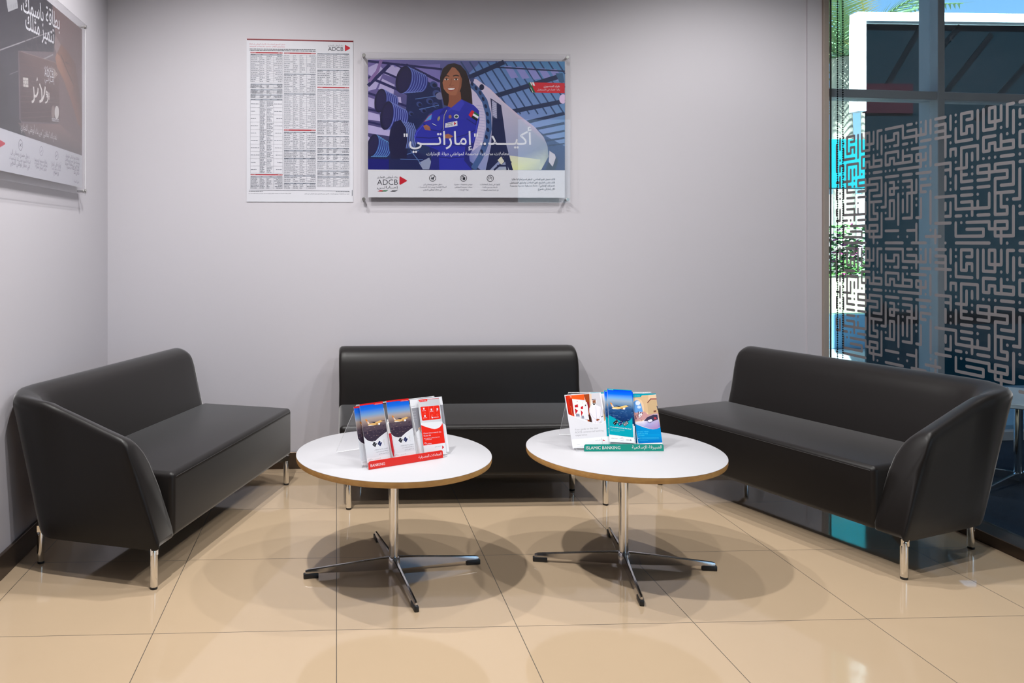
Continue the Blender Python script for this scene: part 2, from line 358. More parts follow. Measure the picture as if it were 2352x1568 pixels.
ART = {}
ART['astronaut'] = [
('g',[0,776,584.8,776.3,1122,776,1122,157,0,157],[(120,105,170),(50,80,150),(60,95,150),(45,60,110),(14,14,70)]),('p',(186,176,222),[2.6,732.6,52.3,756.3,87,721.8,45.9,669.3,2.4,692]),('p',(186,176,222),[2.1,651.5,81,692.8,45.5,611.3,1.7,599.4]),('p',(186,176,222),[116.3,739.5,186.4,757.6,168.3,670.4,92.6,692.9]),('p',(186,176,222),[1.5,564.6,36.4,553.4,36,501.3,1.2,512.5]),('p',(186,176,222),[1,482.5,64.9,466.8,70.4,429.2,0.7,437.3]),
('p',(186,176,222),[0.5,408.4,131.3,380.4,120.5,345.6,0.2,362.1]),('p',(186,176,222),[0.1,344.8,14.5,333.3,5.6,298.6,-0.2,298.6]),('p',(186,176,222),[80.8,669.6,150.5,635.5,144.3,583.3,57.1,611.4]),('p',(186,176,222),[97.6,571.3,185,566.2,190.5,519.9,114.9,542.4]),('p',(130,120,190),[133.9,757.1,215.5,752.1,197.9,740.3,151.2,734.1]),('p',(130,120,190),[233,746.5,408.6,754.1,407.5,614.6,343.4,654.7]),
('p',(130,120,190),[303,729.8,408,678.5,407.8,655.3,326,671.9]),('s',(34,32,92),19.73,[-1,628.3,122.1,748.3]),('s',(34,32,92),15.09,[2.3,677.5,266.8,566.9]),('s',(34,32,92),11.62,[86.9,707.3,284.7,625.1]),('s',(34,32,92),15.14,[215.5,749.2,407.8,655.3]),('s',(34,32,92),12.78,[-0.1,767.3,420.1,725.1]),('s',(34,32,92),8.14,[133.9,757.1,267.7,694.6]),('s',(34,32,92),12.77,[1.7,587.8,254.6,503]),('s',(34,32,92),11.6,[1.1,495.2,172.7,467.6]),
('s',(34,32,92),11.6,[0.6,425.8,172.1,386.5]),('s',(140,110,170),17.44,[75.7,776.8,52,709.9,5,651.5]),('g',[572.5,703.4,637.7,768.1,1122,775.4,1121.5,294.1,1011.4,351.7,853.1,472.9,701,599.8],[(110,140,200),(90,130,190),(80,140,190),(120,150,200),(130,150,205),(120,150,205),(120,140,200)]),('s',(44,72,118),8.18,[526,769.3,717.6,473.3]),('s',(44,72,118),8.19,[575.9,769.8,767.6,473.7]),('s',(44,72,118),8.19,[625.9,770.3,817.7,474.1]),
('s',(44,72,118),8.2,[675.9,770.8,867.8,474.5]),('s',(44,72,118),8.21,[726,771.3,918,474.9]),('s',(44,72,118),8.21,[776.1,771.8,968.2,475.3]),('s',(44,72,118),8.22,[826.2,772.4,1018.5,475.7]),('s',(44,72,118),8.22,[876.4,772.9,1068.8,476.1]),('s',(44,72,118),8.23,[926.6,773.4,1119.1,476.4]),('s',(44,72,118),8.23,[976.9,773.9,1121,551.6]),('s',(44,72,118),8.24,[1027.2,774.4,1121.8,628.6]),('s',(44,72,118),8.24,[1077.5,775,1122.5,705.6]),
('p',(150,150,215),[772.9,746.2,814.2,746.6,854.9,682.8,813.6,676.6]),('p',(150,150,215),[837.7,742.1,879.1,742.6,919.9,679.9,878.5,673.7]),('p',(150,150,215),[902.7,738.1,944,738.5,984.9,677,943.4,670.8]),('p',(150,150,215),[967.6,734.1,1009.1,734.5,1049.9,674.2,1008.4,667.9]),('p',(150,150,215),[1032.7,730.1,1074.2,730.5,1115.1,671.3,1073.5,665]),('s',(30,42,84),26.9,[572.3,680.1,773.1,769.5]),('s',(30,42,84),26.94,[724.3,576.7,1109.4,696.9]),
('s',(30,42,84),24.61,[811.9,487.2,1121,550.9]),('s',(30,42,84),18.77,[882.1,423.6,1120.4,480.8]),('s',(30,42,84),15.26,[934.9,386.1,1119.8,425.4]),('s',(30,42,84),11.74,[970,351.4,1120.6,381.6]),('s',(30,42,84),10.57,[987.5,319.4,1120.2,340.7]),('s',(30,42,84),8.22,[1010.9,293.4,1120.5,308.6]),('s',(30,42,84),8.2,[725.7,739.8,1122.7,720.4]),('p',(60,100,140),[1068,708.2,1109.5,708.6,1120.9,656.1,1091.2,655.8]),
('p',(235,205,240),[1132.4,562.7,1131.3,554.4,1128.2,546.9,1123.4,540.9,1117.4,537,1110.8,535.7,1104.2,536.9,1098.3,540.7,1093.7,546.6,1090.7,554.1,1089.7,562.4,1090.9,570.7,1094,578.2,1098.7,584.2,1104.7,588,1111.3,589.4,1117.9,588.2,1123.8,584.4,1128.5,578.5,1131.4,571]),('g',[575.1,668.5,613.3,671.8,689.4,620.1,771.1,542.2,853.1,472.9,946.9,403.7,999.5,345.8,1022.7,293.4,1028.1,235.2,986,159.2,814.9,157.2,638.5,157.4,574.3,209.3],[(215,205,230),(225,210,235),(225,200,220),(222,200,220),(215,190,215),(205,190,215),(190,180,200),(150,160,180),(150,160,160),(215,225,200),(222,228,196),(140,150,200),(110,120,190)]),
('g',[803.9,239.7,980.6,217.4,974.2,158,820.8,157.2],[(226,226,200),(215,222,200),(190,200,190),(230,235,170)]),('p',(206,196,226),[589.2,593,630.2,575.9,656,500.5,664.1,407.5,648.5,308.5,592.4,261.7]),('s',(160,160,205),2.34,[612.1,523.4,662,516.8]),('s',(160,160,205),2.34,[612,507.1,661.9,500.5]),('s',(160,160,205),2.34,[611.9,490.8,661.8,484.2]),('s',(160,160,205),2.34,[611.7,474.5,661.6,467.9]),
('s',(160,160,205),2.34,[611.6,458.2,661.5,451.6]),('s',(160,160,205),2.34,[611.5,442,661.3,435.3]),('s',(160,160,205),2.34,[611.3,425.7,661.2,419.1]),('s',(160,160,205),2.34,[611.2,409.4,661.1,402.8]),('s',(160,160,205),2.34,[611,393.1,660.9,386.5]),('s',(160,160,205),2.34,[610.9,376.8,660.8,370.2]),('s',(160,160,205),2.34,[610.8,360.6,660.7,353.9]),('s',(160,160,205),2.34,[610.6,344.3,660.5,337.7]),
('s',(160,160,205),2.34,[610.5,328,660.4,321.4]),('s',(160,160,205),2.34,[610.4,311.8,660.3,305.1]),('s',(160,160,205),2.34,[610.2,295.5,660.1,288.8]),('s',(160,160,205),2.34,[610.1,279.2,660,272.6]),('p',(22,28,78),[694.8,564.8,756.3,524.6,772.9,408.2,786.7,297.8,823.8,157.2,803.1,157.1,768.5,233.7,691.3,156.5,667.8,156.4,698.4,291.4,705.5,442.7]),('p',(190,186,214),[703.5,553.2,729.9,536,732.1,448.7,705.7,465.9]),
('s',(120,130,170),2.34,[704,544.5,732.2,533.1]),('s',(120,130,170),2.34,[703.9,534,732.1,522.6]),('s',(120,130,170),2.34,[703.9,523.5,732,512.1]),('s',(120,130,170),2.34,[703.8,513.1,731.9,501.7]),('s',(120,130,170),2.34,[703.7,502.6,731.8,491.2]),('s',(120,130,170),2.34,[703.6,492.1,731.7,480.7]),('s',(120,130,170),2.34,[703.5,481.6,731.7,470.2]),('s',(120,130,170),2.34,[703.4,471.2,731.6,459.7]),
('s',(120,130,170),2.34,[703.3,460.7,731.5,449.3]),('s',(66,96,150),32.74,[580.8,645.3,624.5,604.9,662.3,547.1,683.4,471.6,686.3,390.2,669.1,308.6,639.1,232.9,597.4,163]),('p',(20,30,76),[596.8,648,597.8,644.2,598,640.4,597.3,637.2,596,634.8,593.9,633.4,591.5,633.1,588.9,634.1,586.3,636.2,584.1,639.1,582.4,642.7,581.4,646.5,581.2,650.2,581.9,653.5,583.3,655.9,585.3,657.3,587.7,657.6,590.3,656.6,592.9,654.5,595.1,651.6]),
('p',(20,30,76),[620.1,622,621.1,618.2,621.3,614.5,620.6,611.2,619.2,608.8,617.2,607.4,614.8,607.2,612.2,608.1,609.6,610.2,607.4,613.1,605.7,616.7,604.7,620.6,604.5,624.3,605.2,627.5,606.6,630,608.6,631.4,611,631.6,613.6,630.6,616.2,628.6,618.4,625.6]),('p',(20,30,76),[643.4,596,644.4,592.2,644.6,588.5,643.9,585.3,642.5,582.8,640.5,581.4,638.1,581.2,635.5,582.1,632.9,584.2,630.7,587.2,629,590.7,628,594.6,627.8,598.3,628.5,601.5,629.9,604,631.9,605.4,634.3,605.6,636.9,604.7,639.5,602.6,641.7,599.6]),
('p',(20,30,76),[660.8,561.3,661.7,557.4,661.9,553.7,661.3,550.5,659.9,548,657.9,546.6,655.4,546.4,652.8,547.4,650.3,549.4,648,552.4,646.4,556,645.4,559.8,645.2,563.5,645.8,566.8,647.2,569.2,649.2,570.6,651.7,570.9,654.3,569.9,656.8,567.8,659.1,564.9]),('p',(20,30,76),[675.1,520.7,676.1,516.8,676.3,513.1,675.7,509.9,674.3,507.4,672.2,506,669.8,505.8,667.2,506.8,664.6,508.8,662.4,511.8,660.7,515.4,659.7,519.2,659.5,522.9,660.2,526.2,661.6,528.6,663.6,530,666,530.2,668.7,529.3,671.2,527.2,673.4,524.2]),
('p',(20,30,76),[684.8,477.1,685.7,473.3,685.9,469.5,685.3,466.3,683.9,463.9,681.9,462.5,679.4,462.2,676.8,463.2,674.3,465.3,672,468.2,670.3,471.8,669.4,475.6,669.2,479.4,669.8,482.6,671.2,485,673.2,486.4,675.7,486.7,678.3,485.7,680.8,483.6,683.1,480.7]),('p',(20,30,76),[689.1,433.5,690.1,429.7,690.3,425.9,689.6,422.7,688.2,420.3,686.2,418.9,683.8,418.6,681.2,419.6,678.6,421.7,676.4,424.6,674.7,428.2,673.7,432,673.5,435.8,674.2,439,675.6,441.4,677.6,442.8,680,443.1,682.6,442.1,685.2,440,687.4,437.1]),
('p',(20,30,76),[687.5,386.9,688.5,383.1,688.7,379.4,688.1,376.2,686.7,373.7,684.7,372.3,682.2,372.1,679.6,373.1,677,375.1,674.8,378.1,673.1,381.7,672.1,385.5,672,389.2,672.6,392.5,674,394.9,676,396.3,678.4,396.5,681.1,395.6,683.6,393.5,685.8,390.5]),('p',(20,30,76),[679.5,346.2,680.5,342.3,680.7,338.6,680.1,335.4,678.7,333,676.7,331.6,674.2,331.3,671.6,332.3,669.1,334.4,666.8,337.3,665.1,340.9,664.2,344.7,664,348.5,664.6,351.7,666,354.1,668,355.5,670.5,355.8,673.1,354.8,675.6,352.7,677.9,349.8]),
('p',(20,30,76),[668,305.4,669,301.6,669.2,297.9,668.6,294.6,667.2,292.2,665.2,290.8,662.7,290.6,660.1,291.5,657.5,293.6,655.3,296.6,653.6,300.2,652.6,304,652.5,307.7,653.1,310.9,654.5,313.4,656.5,314.8,658.9,315,661.6,314,664.1,312,666.3,309]),('p',(20,30,76),[652.4,264.6,653.4,260.8,653.6,257.1,652.9,253.9,651.5,251.4,649.5,250,647.1,249.8,644.5,250.8,641.9,252.8,639.7,255.8,638,259.4,637,263.2,636.9,266.9,637.5,270.2,638.9,272.6,640.9,274,643.3,274.2,645.9,273.2,648.5,271.2,650.7,268.2]),
('p',(24,30,70),[659.4,625.6,658.7,620.2,656.6,615.3,653.5,611.4,649.5,608.9,645.1,608,640.8,608.8,636.9,611.3,633.8,615.1,631.8,620,631.2,625.4,631.9,630.8,634,635.7,637.1,639.5,641.1,642.1,645.4,643,649.8,642.1,653.7,639.7,656.8,635.9,658.8,631]),('p',(60,70,120),[601.5,665.8,600.9,661.5,599.2,657.6,596.6,654.5,593.3,652.5,589.7,651.8,586,652.4,582.8,654.4,580.2,657.4,578.6,661.3,578,665.6,578.6,669.9,580.3,673.8,583,677,586.3,679,589.9,679.7,593.5,679,596.8,677.1,599.4,674,601,670.1]),
('p',(210,205,215),[1033.1,267.3,1063.7,247,1075.2,212.1,1051.2,177,1028.9,194.4]),('p',(24,30,62),[1072.4,235.4,1084,206.4,1065.8,158.5,1009.6,158.2,1027.8,206,1051.2,177]),('s',(26,32,78),10.53,[768.5,239.5,820.8,157.2]),('s',(26,32,78),10.53,[786,216.3,714.9,156.6]),('s',(26,32,78),10.53,[780.3,233.7,791.4,157]),('s',(26,32,78),10.53,[721.5,245,815.3,199]),('s',(26,32,78),10.53,[732.7,181.1,803.4,181.5]),
('p',(225,222,200),[735.9,213.1,756.7,233.6,774.1,204.6,756.3,187.1]),('p',(24,34,84),[220.2,589.7,337.6,654.6,407.6,620.4,424.2,498.6,347.9,474.8,265.3,369.8,213.3,438.9]),('p',(22,30,86),[0.6,240.8,112.7,218.3,182.5,207.1,264.6,265.5,357.7,219.7,354.3,155.9,-0,156.4]),('p',(16,16,120),[0.4,217.7,118.5,215.4,118.1,157,-0,156.4]),('p',(150,160,190),[287.4,196.1,346.1,225.4,357.6,202.3,345.6,158.8,310.5,158.6]),
('p',(58,72,130),[392.8,626.1,388.8,621.7,383.3,618.8,376.8,617.7,369.8,618.6,363.1,621.3,357.3,625.7,353,631.2,350.7,637.3,350.4,643.4,352.4,649,356.3,653.4,361.8,656.3,368.4,657.3,375.3,656.5,382.1,653.7,387.8,649.4,392.1,643.9,394.5,637.8,394.7,631.7]),('p',(20,26,66),[389.3,627.2,386.9,624.4,383.5,622.6,379.5,621.9,375.3,622.3,371.3,624,367.8,626.6,365.3,629.9,363.9,633.7,363.9,637.5,365.1,640.9,367.5,643.7,370.9,645.6,374.9,646.3,379.1,645.8,383.2,644.2,386.6,641.6,389.1,638.2,390.5,634.5,390.6,630.7]),
('p',(58,72,130),[411.9,572.8,407.6,567.9,401.6,564.8,394.3,563.6,386.7,564.6,379.3,567.6,372.9,572.4,368.2,578.4,365.6,585.1,365.4,591.9,367.5,598,371.8,602.9,377.9,606,385.1,607.2,392.8,606.2,400.2,603.2,406.5,598.4,411.2,592.4,413.8,585.7,414.1,578.9]),('p',(20,26,66),[407.7,574.4,405,571.3,401.3,569.3,396.9,568.5,392.3,569.1,387.9,570.8,384.1,573.7,381.3,577.4,379.8,581.5,379.7,585.7,381.1,589.5,383.7,592.6,387.4,594.6,391.8,595.4,396.5,594.9,400.9,593.1,404.7,590.2,407.5,586.5,409,582.4,409.1,578.2]),
('p',(58,72,130),[329.3,640,326.3,636.7,322.2,634.5,317.3,633.7,312.1,634.4,307,636.5,302.7,639.7,299.5,643.8,297.7,648.4,297.6,653,299,657.2,301.9,660.5,306.1,662.7,311,663.5,316.2,662.8,321.2,660.7,325.6,657.5,328.8,653.4,330.6,648.8,330.7,644.2]),('p',(20,26,66),[327.9,640,326.1,637.9,323.5,636.5,320.5,636,317.4,636.4,314.3,637.6,311.8,639.5,309.9,642,308.8,644.9,308.8,647.7,309.7,650.3,311.5,652.4,314.1,653.8,317,654.3,320.2,654,323.2,652.7,325.8,650.8,327.7,648.3,328.7,645.5,328.8,642.6]),
('p',(58,72,130),[305,517.9,302,514.6,297.9,512.5,293,511.7,287.8,512.3,282.7,514.4,278.4,517.6,275.2,521.8,273.4,526.3,273.3,530.9,274.7,535.1,277.7,538.4,281.8,540.6,286.7,541.4,291.9,540.7,297,538.6,301.3,535.4,304.5,531.3,306.3,526.7,306.4,522.1]),('p',(20,26,66),[303.6,517.9,301.8,515.8,299.2,514.5,296.2,513.9,293.1,514.3,290.1,515.5,287.5,517.5,285.6,520,284.6,522.8,284.5,525.6,285.4,528.2,287.2,530.3,289.8,531.7,292.8,532.2,295.9,531.9,298.9,530.6,301.5,528.7,303.4,526.2,304.4,523.4,304.5,520.5]),
('p',(58,72,130),[366.6,534.1,363.1,530.1,358.1,527.5,352.2,526.6,345.9,527.4,339.9,529.9,334.7,533.8,330.9,538.7,328.7,544.2,328.5,549.7,330.3,554.7,333.8,558.7,338.8,561.3,344.7,562.2,351,561.4,357,559,362.2,555.1,366,550.1,368.2,544.6,368.4,539.1]),('p',(20,26,66),[364,534.8,361.8,532.3,358.8,530.6,355.2,530,351.4,530.4,347.8,531.9,344.7,534.2,342.4,537.2,341.2,540.6,341.1,544,342.2,547.1,344.4,549.7,347.4,551.3,351,552,354.8,551.5,358.4,550.1,361.5,547.7,363.8,544.7,365.1,541.3,365.1,537.9]),
('p',(58,72,130),[255.8,466.5,253.3,463.6,249.7,461.8,245.5,461.1,240.9,461.7,236.6,463.5,232.8,466.3,230.1,469.8,228.5,473.8,228.4,477.8,229.6,481.4,232.2,484.3,235.8,486.1,240,486.8,244.5,486.2,248.9,484.4,252.6,481.6,255.4,478.1,256.9,474.1,257.1,470.1]),('p',(20,26,66),[255.2,466,253.7,464.2,251.5,463,248.9,462.6,246.2,462.9,243.5,463.9,241.3,465.6,239.7,467.8,238.8,470.3,238.7,472.7,239.5,475,241.1,476.8,243.3,478,245.9,478.4,248.6,478.1,251.2,477.1,253.5,475.4,255.1,473.2,256,470.7,256,468.3]),
('p',(58,72,130),[400.6,511.8,397.2,508,392.5,505.5,387,504.6,381,505.4,375.3,507.7,370.4,511.4,366.8,516.1,364.8,521.3,364.6,526.5,366.2,531.2,369.6,535,374.2,537.4,379.8,538.3,385.8,537.6,391.5,535.2,396.4,531.5,400,526.9,402,521.7,402.2,516.5]),('p',(20,26,66),[398.3,512.2,396.3,509.8,393.4,508.3,390,507.7,386.4,508.1,383,509.5,380.1,511.7,377.9,514.5,376.8,517.7,376.7,520.9,377.8,523.9,379.8,526.2,382.7,527.8,386.1,528.4,389.7,528,393.1,526.6,396,524.4,398.2,521.6,399.3,518.4,399.4,515.1]),
('p',(58,72,130),[328.1,483.3,325.2,480,321,477.8,316.1,477.1,310.9,477.7,305.9,479.8,301.5,483,298.3,487.1,296.6,491.7,296.4,496.3,297.9,500.5,300.8,503.8,304.9,506,309.8,506.7,315.1,506.1,320.1,504,324.4,500.8,327.6,496.7,329.4,492.1,329.6,487.5]),('p',(20,26,66),[326.7,483.3,324.9,481.2,322.4,479.8,319.4,479.3,316.2,479.7,313.2,480.9,310.6,482.8,308.7,485.4,307.7,488.2,307.6,491,308.6,493.6,310.4,495.7,312.9,497.1,315.9,497.6,319,497.2,322.1,496,324.7,494.1,326.6,491.6,327.6,488.7,327.6,485.9]),
('s',(90,120,180),4.08,[266.7,555.3,383.8,573.7]),('s',(90,120,180),4.08,[289.6,497.5,401,521.6]),('s',(90,120,180),4.07,[217.7,242.1,287.9,265.6]),('s',(90,120,180),4.07,[182.6,215.8,310.9,213.6]),('s',(90,120,180),4.07,[241.2,265.4,299.1,190.4]),('p',(120,120,160),[430.6,574.2,429.4,567.7,426.1,561.8,420.9,557.1,414.3,554.1,407,553,399.8,554,393.3,556.9,388.2,561.5,384.9,567.3,383.8,573.7,385,580.2,388.4,586.1,393.6,590.7,400.1,593.8,407.4,594.9,414.6,593.9,421.1,591,426.3,586.4,429.5,580.6]),
('p',(44,52,140),[183.4,588.2,174.4,592,166.8,599.5,160.8,610.3,156.8,623.8,155,639.3,155.4,656.2,158.1,673.5,163,690.3,169.7,705.9,177.9,719.5,187.2,730.3,197.3,737.8,207.4,741.7,217.3,741.7,321.7,692.7,327.3,690.4,332,685.7,335.8,679,338.2,670.7,339.4,661,339.1,650.5,337.4,639.8,334.4,629.3,330.2,619.7,325.1,611.3,319.3,604.6,313.1,599.9,306.8,597.5,300.7,597.5]),('s',(112,128,200),4.32,[224.7,738.2,233.4,734.5,240.9,727.2,246.7,716.8,250.6,703.6,252.4,688.5,251.9,672.1,249.3,655.2,244.6,638.8,238.1,623.6,230.1,610.5,220.9,600,211.2,592.7,201.3,588.9,191.8,588.9]),
('s',(112,128,200),4.32,[239.6,731.2,247.9,727.7,254.9,720.9,260.4,711,264.1,698.5,265.8,684.2,265.3,668.7,262.8,652.9,258.4,637.4,252.2,623,244.7,610.6,236.1,600.7,226.9,593.8,217.5,590.2,208.5,590.2]),('s',(112,128,200),4.33,[254.5,724.2,262.3,720.9,268.9,714.5,274.1,705.2,277.6,693.5,279.1,680,278.7,665.4,276.4,650.5,272.2,635.9,266.4,622.4,259.3,610.7,251.2,601.4,242.5,594.9,233.7,591.5,225.2,591.5]),
('s',(112,128,200),4.33,[269.5,717.2,276.7,714.1,283,708.1,287.8,699.4,291,688.4,292.5,675.8,292.1,662.1,289.9,648.1,286,634.4,280.6,621.8,273.9,610.8,266.3,602.1,258.2,596,249.9,592.9,242,592.8]),('s',(112,128,200),4.33,[284.4,710.2,291.2,707.3,297,701.7,301.5,693.6,304.5,683.3,305.9,671.6,305.6,658.8,303.5,645.7,299.8,633,294.8,621.2,288.5,611,281.4,602.8,273.9,597.1,266.2,594.2,258.8,594.2]),('s',(112,128,200),4.33,[299.3,703.2,305.6,700.6,311,695.3,315.2,687.7,318,678.3,319.3,667.3,319,655.5,317.1,643.4,313.7,631.5,308.9,620.6,303.2,611.1,296.6,603.5,289.5,598.2,282.4,595.5,275.5,595.5]),
('s',(112,128,200),4.33,[314.2,696.2,320.1,693.8,325,688.9,328.9,681.9,331.5,673.2,332.7,663.1,332.4,652.2,330.6,641,327.5,630.1,323.1,620,317.8,611.2,311.7,604.2,305.2,599.3,298.6,596.8,292.3,596.8]),('p',(22,20,62),[242.5,656.4,235.2,633.1,224.5,612.9,211.4,597.8,197.3,589.3,183.4,588.2,171.2,594.6,161.8,607.9,156.3,626.7,155,649.3,158.1,673.5,165.4,696.8,176.1,717,189.2,732.1,203.4,740.6,217.3,741.7,229.5,735.3,238.8,722.1,244.4,703.2,245.7,680.6]),
('p',(34,28,78),[238.4,658.2,232.3,638.3,223.5,621.1,212.8,608.2,201.4,600.8,190.3,599.8,180.5,605.1,173.2,616.2,168.9,632.2,168.1,651.3,170.9,671.8,177,691.6,185.8,708.8,196.4,721.8,207.9,729.2,219,730.2,228.8,724.9,236.1,713.8,240.4,697.8,241.2,678.7]),('p',(44,52,140),[59.5,477.2,52.5,479.9,46.5,485.8,41.5,494.6,38,506,36.1,519.4,35.8,534,37.2,549.2,40.3,564.2,44.8,578.2,50.5,590.5,57.2,600.6,64.5,607.8,72.1,612,79.5,612.7,157.2,572.6,161.5,571,165.3,567.3,168.3,561.8,170.5,554.7,171.7,546.4,171.9,537.4,171,527.9,169.1,518.7,166.3,510,162.7,502.3,158.6,496.1,154,491.6,149.3,489,144.7,488.6]),
('s',(120,132,196),3.77,[86,609.4,92.7,606.8,98.6,601.1,103.3,592.5,106.8,581.5,108.6,568.5,108.9,554.4,107.5,539.6,104.6,525.1,100.2,511.6,94.6,499.6,88.2,489.9,81.1,482.9,73.8,478.9,66.6,478.2]),('s',(120,132,196),3.77,[98.9,602.7,105.2,600.3,110.7,595,115.1,586.9,118.3,576.6,120.1,564.5,120.3,551.3,119,537.5,116.3,524,112.2,511.3,107,500.1,100.9,491,94.3,484.4,87.5,480.7,80.8,480.1]),('s',(120,132,196),3.77,[111.9,596,117.7,593.8,122.8,588.8,127,581.3,129.9,571.7,131.6,560.5,131.8,548.2,130.6,535.4,128,522.8,124.2,511,119.4,500.6,113.7,492.1,107.6,486,101.2,482.6,95,481.9]),
('s',(120,132,196),3.77,[124.8,589.3,130.2,587.3,134.9,582.7,138.8,575.8,141.5,566.9,143,556.5,143.2,545.1,142.1,533.3,139.8,521.6,136.2,510.7,131.8,501.1,126.6,493.3,120.9,487.6,115,484.4,109.2,483.8]),('s',(120,132,196),3.77,[137.8,582.6,142.7,580.8,147.1,576.5,150.6,570.2,153.1,562,154.5,552.5,154.7,542,153.7,531.1,151.5,520.4,148.3,510.4,144.1,501.6,139.4,494.4,134.1,489.2,128.7,486.3,123.4,485.7]),
('s',(120,132,196),3.77,[150.7,576,155.2,574.2,159.2,570.4,162.4,564.6,164.7,557.2,166,548.5,166.1,538.9,165.2,529,163.2,519.2,160.3,510.1,156.5,502.1,152.2,495.5,147.4,490.8,142.5,488.1,137.6,487.6]),('p',(22,20,62),[101.7,540.7,97.1,520,89.7,501.7,80.3,487.7,69.9,479.2,59.5,477.2,50,481.8,42.4,492.7,37.5,508.6,35.7,528.1,37.2,549.2,41.9,569.9,49.3,588.2,58.6,602.3,69,610.7,79.5,612.7,89,608.1,96.6,597.3,101.5,581.4,103.3,561.9]),
('p',(34,28,78),[98.6,541.6,94.7,524,88.6,508.4,81,496.4,72.6,489.2,64.2,487.4,56.7,491.3,50.7,500.4,46.9,513.9,45.6,530.4,46.9,548.4,50.8,566,56.9,581.6,64.5,593.6,72.9,600.8,81.3,602.6,88.8,598.7,94.8,589.6,98.6,576.1,99.9,559.6]),('p',(44,52,140),[93.5,379.8,85.9,382.9,79.2,389.9,73.9,400.5,70.2,414.2,68.2,430.2,68.1,447.8,69.9,466,73.5,484,78.6,500.9,85.2,515.8,92.8,528,101,536.8,109.4,541.8,117.7,542.8,212.1,494.1,216.8,492.2,221,487.8,224.3,481.2,226.6,472.8,227.8,462.8,227.9,451.9,226.8,440.6,224.5,429.4,221.3,418.9,217.2,409.7,212.5,402.1,207.4,396.7,202.2,393.6,197.1,392.9]),
('s',(116,128,196),4.54,[124.4,539.3,131.9,536.3,138.3,529.5,143.5,519.2,147.2,505.9,149.1,490.3,149.2,473.2,147.4,455.4,143.9,437.9,138.9,421.5,132.5,407,125.2,395.2,117.2,386.6,108.9,381.7,100.9,380.7]),('s',(116,128,196),4.54,[137.9,532.4,144.9,529.5,151,523.1,156,513.3,159.4,500.8,161.2,486.1,161.3,469.9,159.6,453.1,156.3,436.6,151.6,421.1,145.5,407.4,138.6,396.2,131,388.1,123.3,383.5,115.7,382.6]),
('s',(116,128,196),4.54,[151.4,525.4,158,522.8,163.8,516.7,168.4,507.5,171.6,495.7,173.3,481.8,173.4,466.6,171.8,450.9,168.7,435.3,164.2,420.7,158.6,407.8,152,397.3,144.9,389.7,137.6,385.3,130.5,384.5]),('s',(116,128,196),4.54,[164.9,518.5,171.1,516,176.5,510.3,180.8,501.7,183.8,490.6,185.4,477.6,185.5,463.4,184,448.6,181.1,434,176.9,420.3,171.6,408.2,165.5,398.4,158.8,391.2,152,387.2,145.3,386.4]),
('s',(116,128,196),4.54,[178.4,511.5,184.1,509.2,189.2,503.9,193.2,495.8,196.1,485.5,197.5,473.4,197.6,460.1,196.2,446.3,193.5,432.7,189.6,419.9,184.6,408.6,178.9,399.5,172.7,392.8,166.3,389,160.1,388.2]),('s',(116,128,196),4.54,[191.8,504.5,197.2,502.4,201.9,497.4,205.6,490,208.3,480.4,209.7,469.2,209.7,456.8,208.5,444,205.9,431.4,202.3,419.5,197.7,409.1,192.4,400.5,186.6,394.3,180.7,390.8,174.9,390.1]),
('s',(116,128,196),4.54,[205.3,497.6,210.3,495.6,214.6,491,218.1,484.2,220.5,475.3,221.8,464.9,221.8,453.5,220.7,441.7,218.3,430,215,419.1,210.7,409.5,205.8,401.6,200.5,395.9,195,392.6,189.7,392]),('p',(22,20,62),[141.3,456.6,135.9,431.6,127.4,409.6,116.8,392.6,105.2,382.3,93.5,379.8,83.1,385.2,74.8,398.1,69.6,417.2,67.9,440.6,69.9,466,75.4,491,83.8,513,94.4,530,106,540.3,117.7,542.8,128.1,537.4,136.4,524.5,141.6,505.4,143.3,482]),
('p',(34,28,78),[137.8,457.5,133.2,436.3,126.3,417.5,117.7,403,108.3,394.3,99,392,90.6,396.6,84.1,407.5,80.1,423.7,78.9,443.5,80.6,465.1,85.2,486.3,92.1,505.1,100.7,519.6,110.1,528.4,119.5,530.6,127.8,526.1,134.3,515.2,138.4,499,139.6,479.1]),('p',(44,52,140),[9.7,230,3.6,233.2,-1.4,239.3,-5,248.2,-7.1,259.3,-7.5,272,-6.3,285.8,-3.4,300,0.9,313.8,6.5,326.6,13.1,337.7,20.3,346.6,27.8,352.7,35.1,355.9,42.1,355.9,123.1,307.1,126.9,305.1,130,301.3,132.2,295.8,133.5,288.9,133.8,281,133,272.4,131.2,263.6,128.5,255.1,125,247.1,121,240.3,116.5,234.8,111.8,231,107.3,229,103,229]),
('s',(96,150,206),3.57,[47.9,352.4,53.8,349.3,58.7,343.3,62.2,334.7,64.2,324,64.6,311.5,63.4,298.1,60.6,284.3,56.4,270.8,51,258.4,44.6,247.6,37.6,239,30.3,233,23.1,230,16.4,230]),('s',(96,150,206),3.57,[59.4,345.4,65,342.5,69.6,336.9,73,328.8,74.9,318.6,75.3,306.8,74.1,294.1,71.5,281.1,67.5,268.4,62.4,256.7,56.3,246.5,49.7,238.4,42.8,232.7,36,229.8,29.7,229.8]),('s',(96,150,206),3.57,[71,338.5,76.3,335.7,80.6,330.4,83.7,322.8,85.5,313.2,85.9,302.1,84.8,290.2,82.3,277.9,78.6,266,73.7,254.9,68.1,245.3,61.8,237.7,55.4,232.4,49,229.7,43,229.7]),
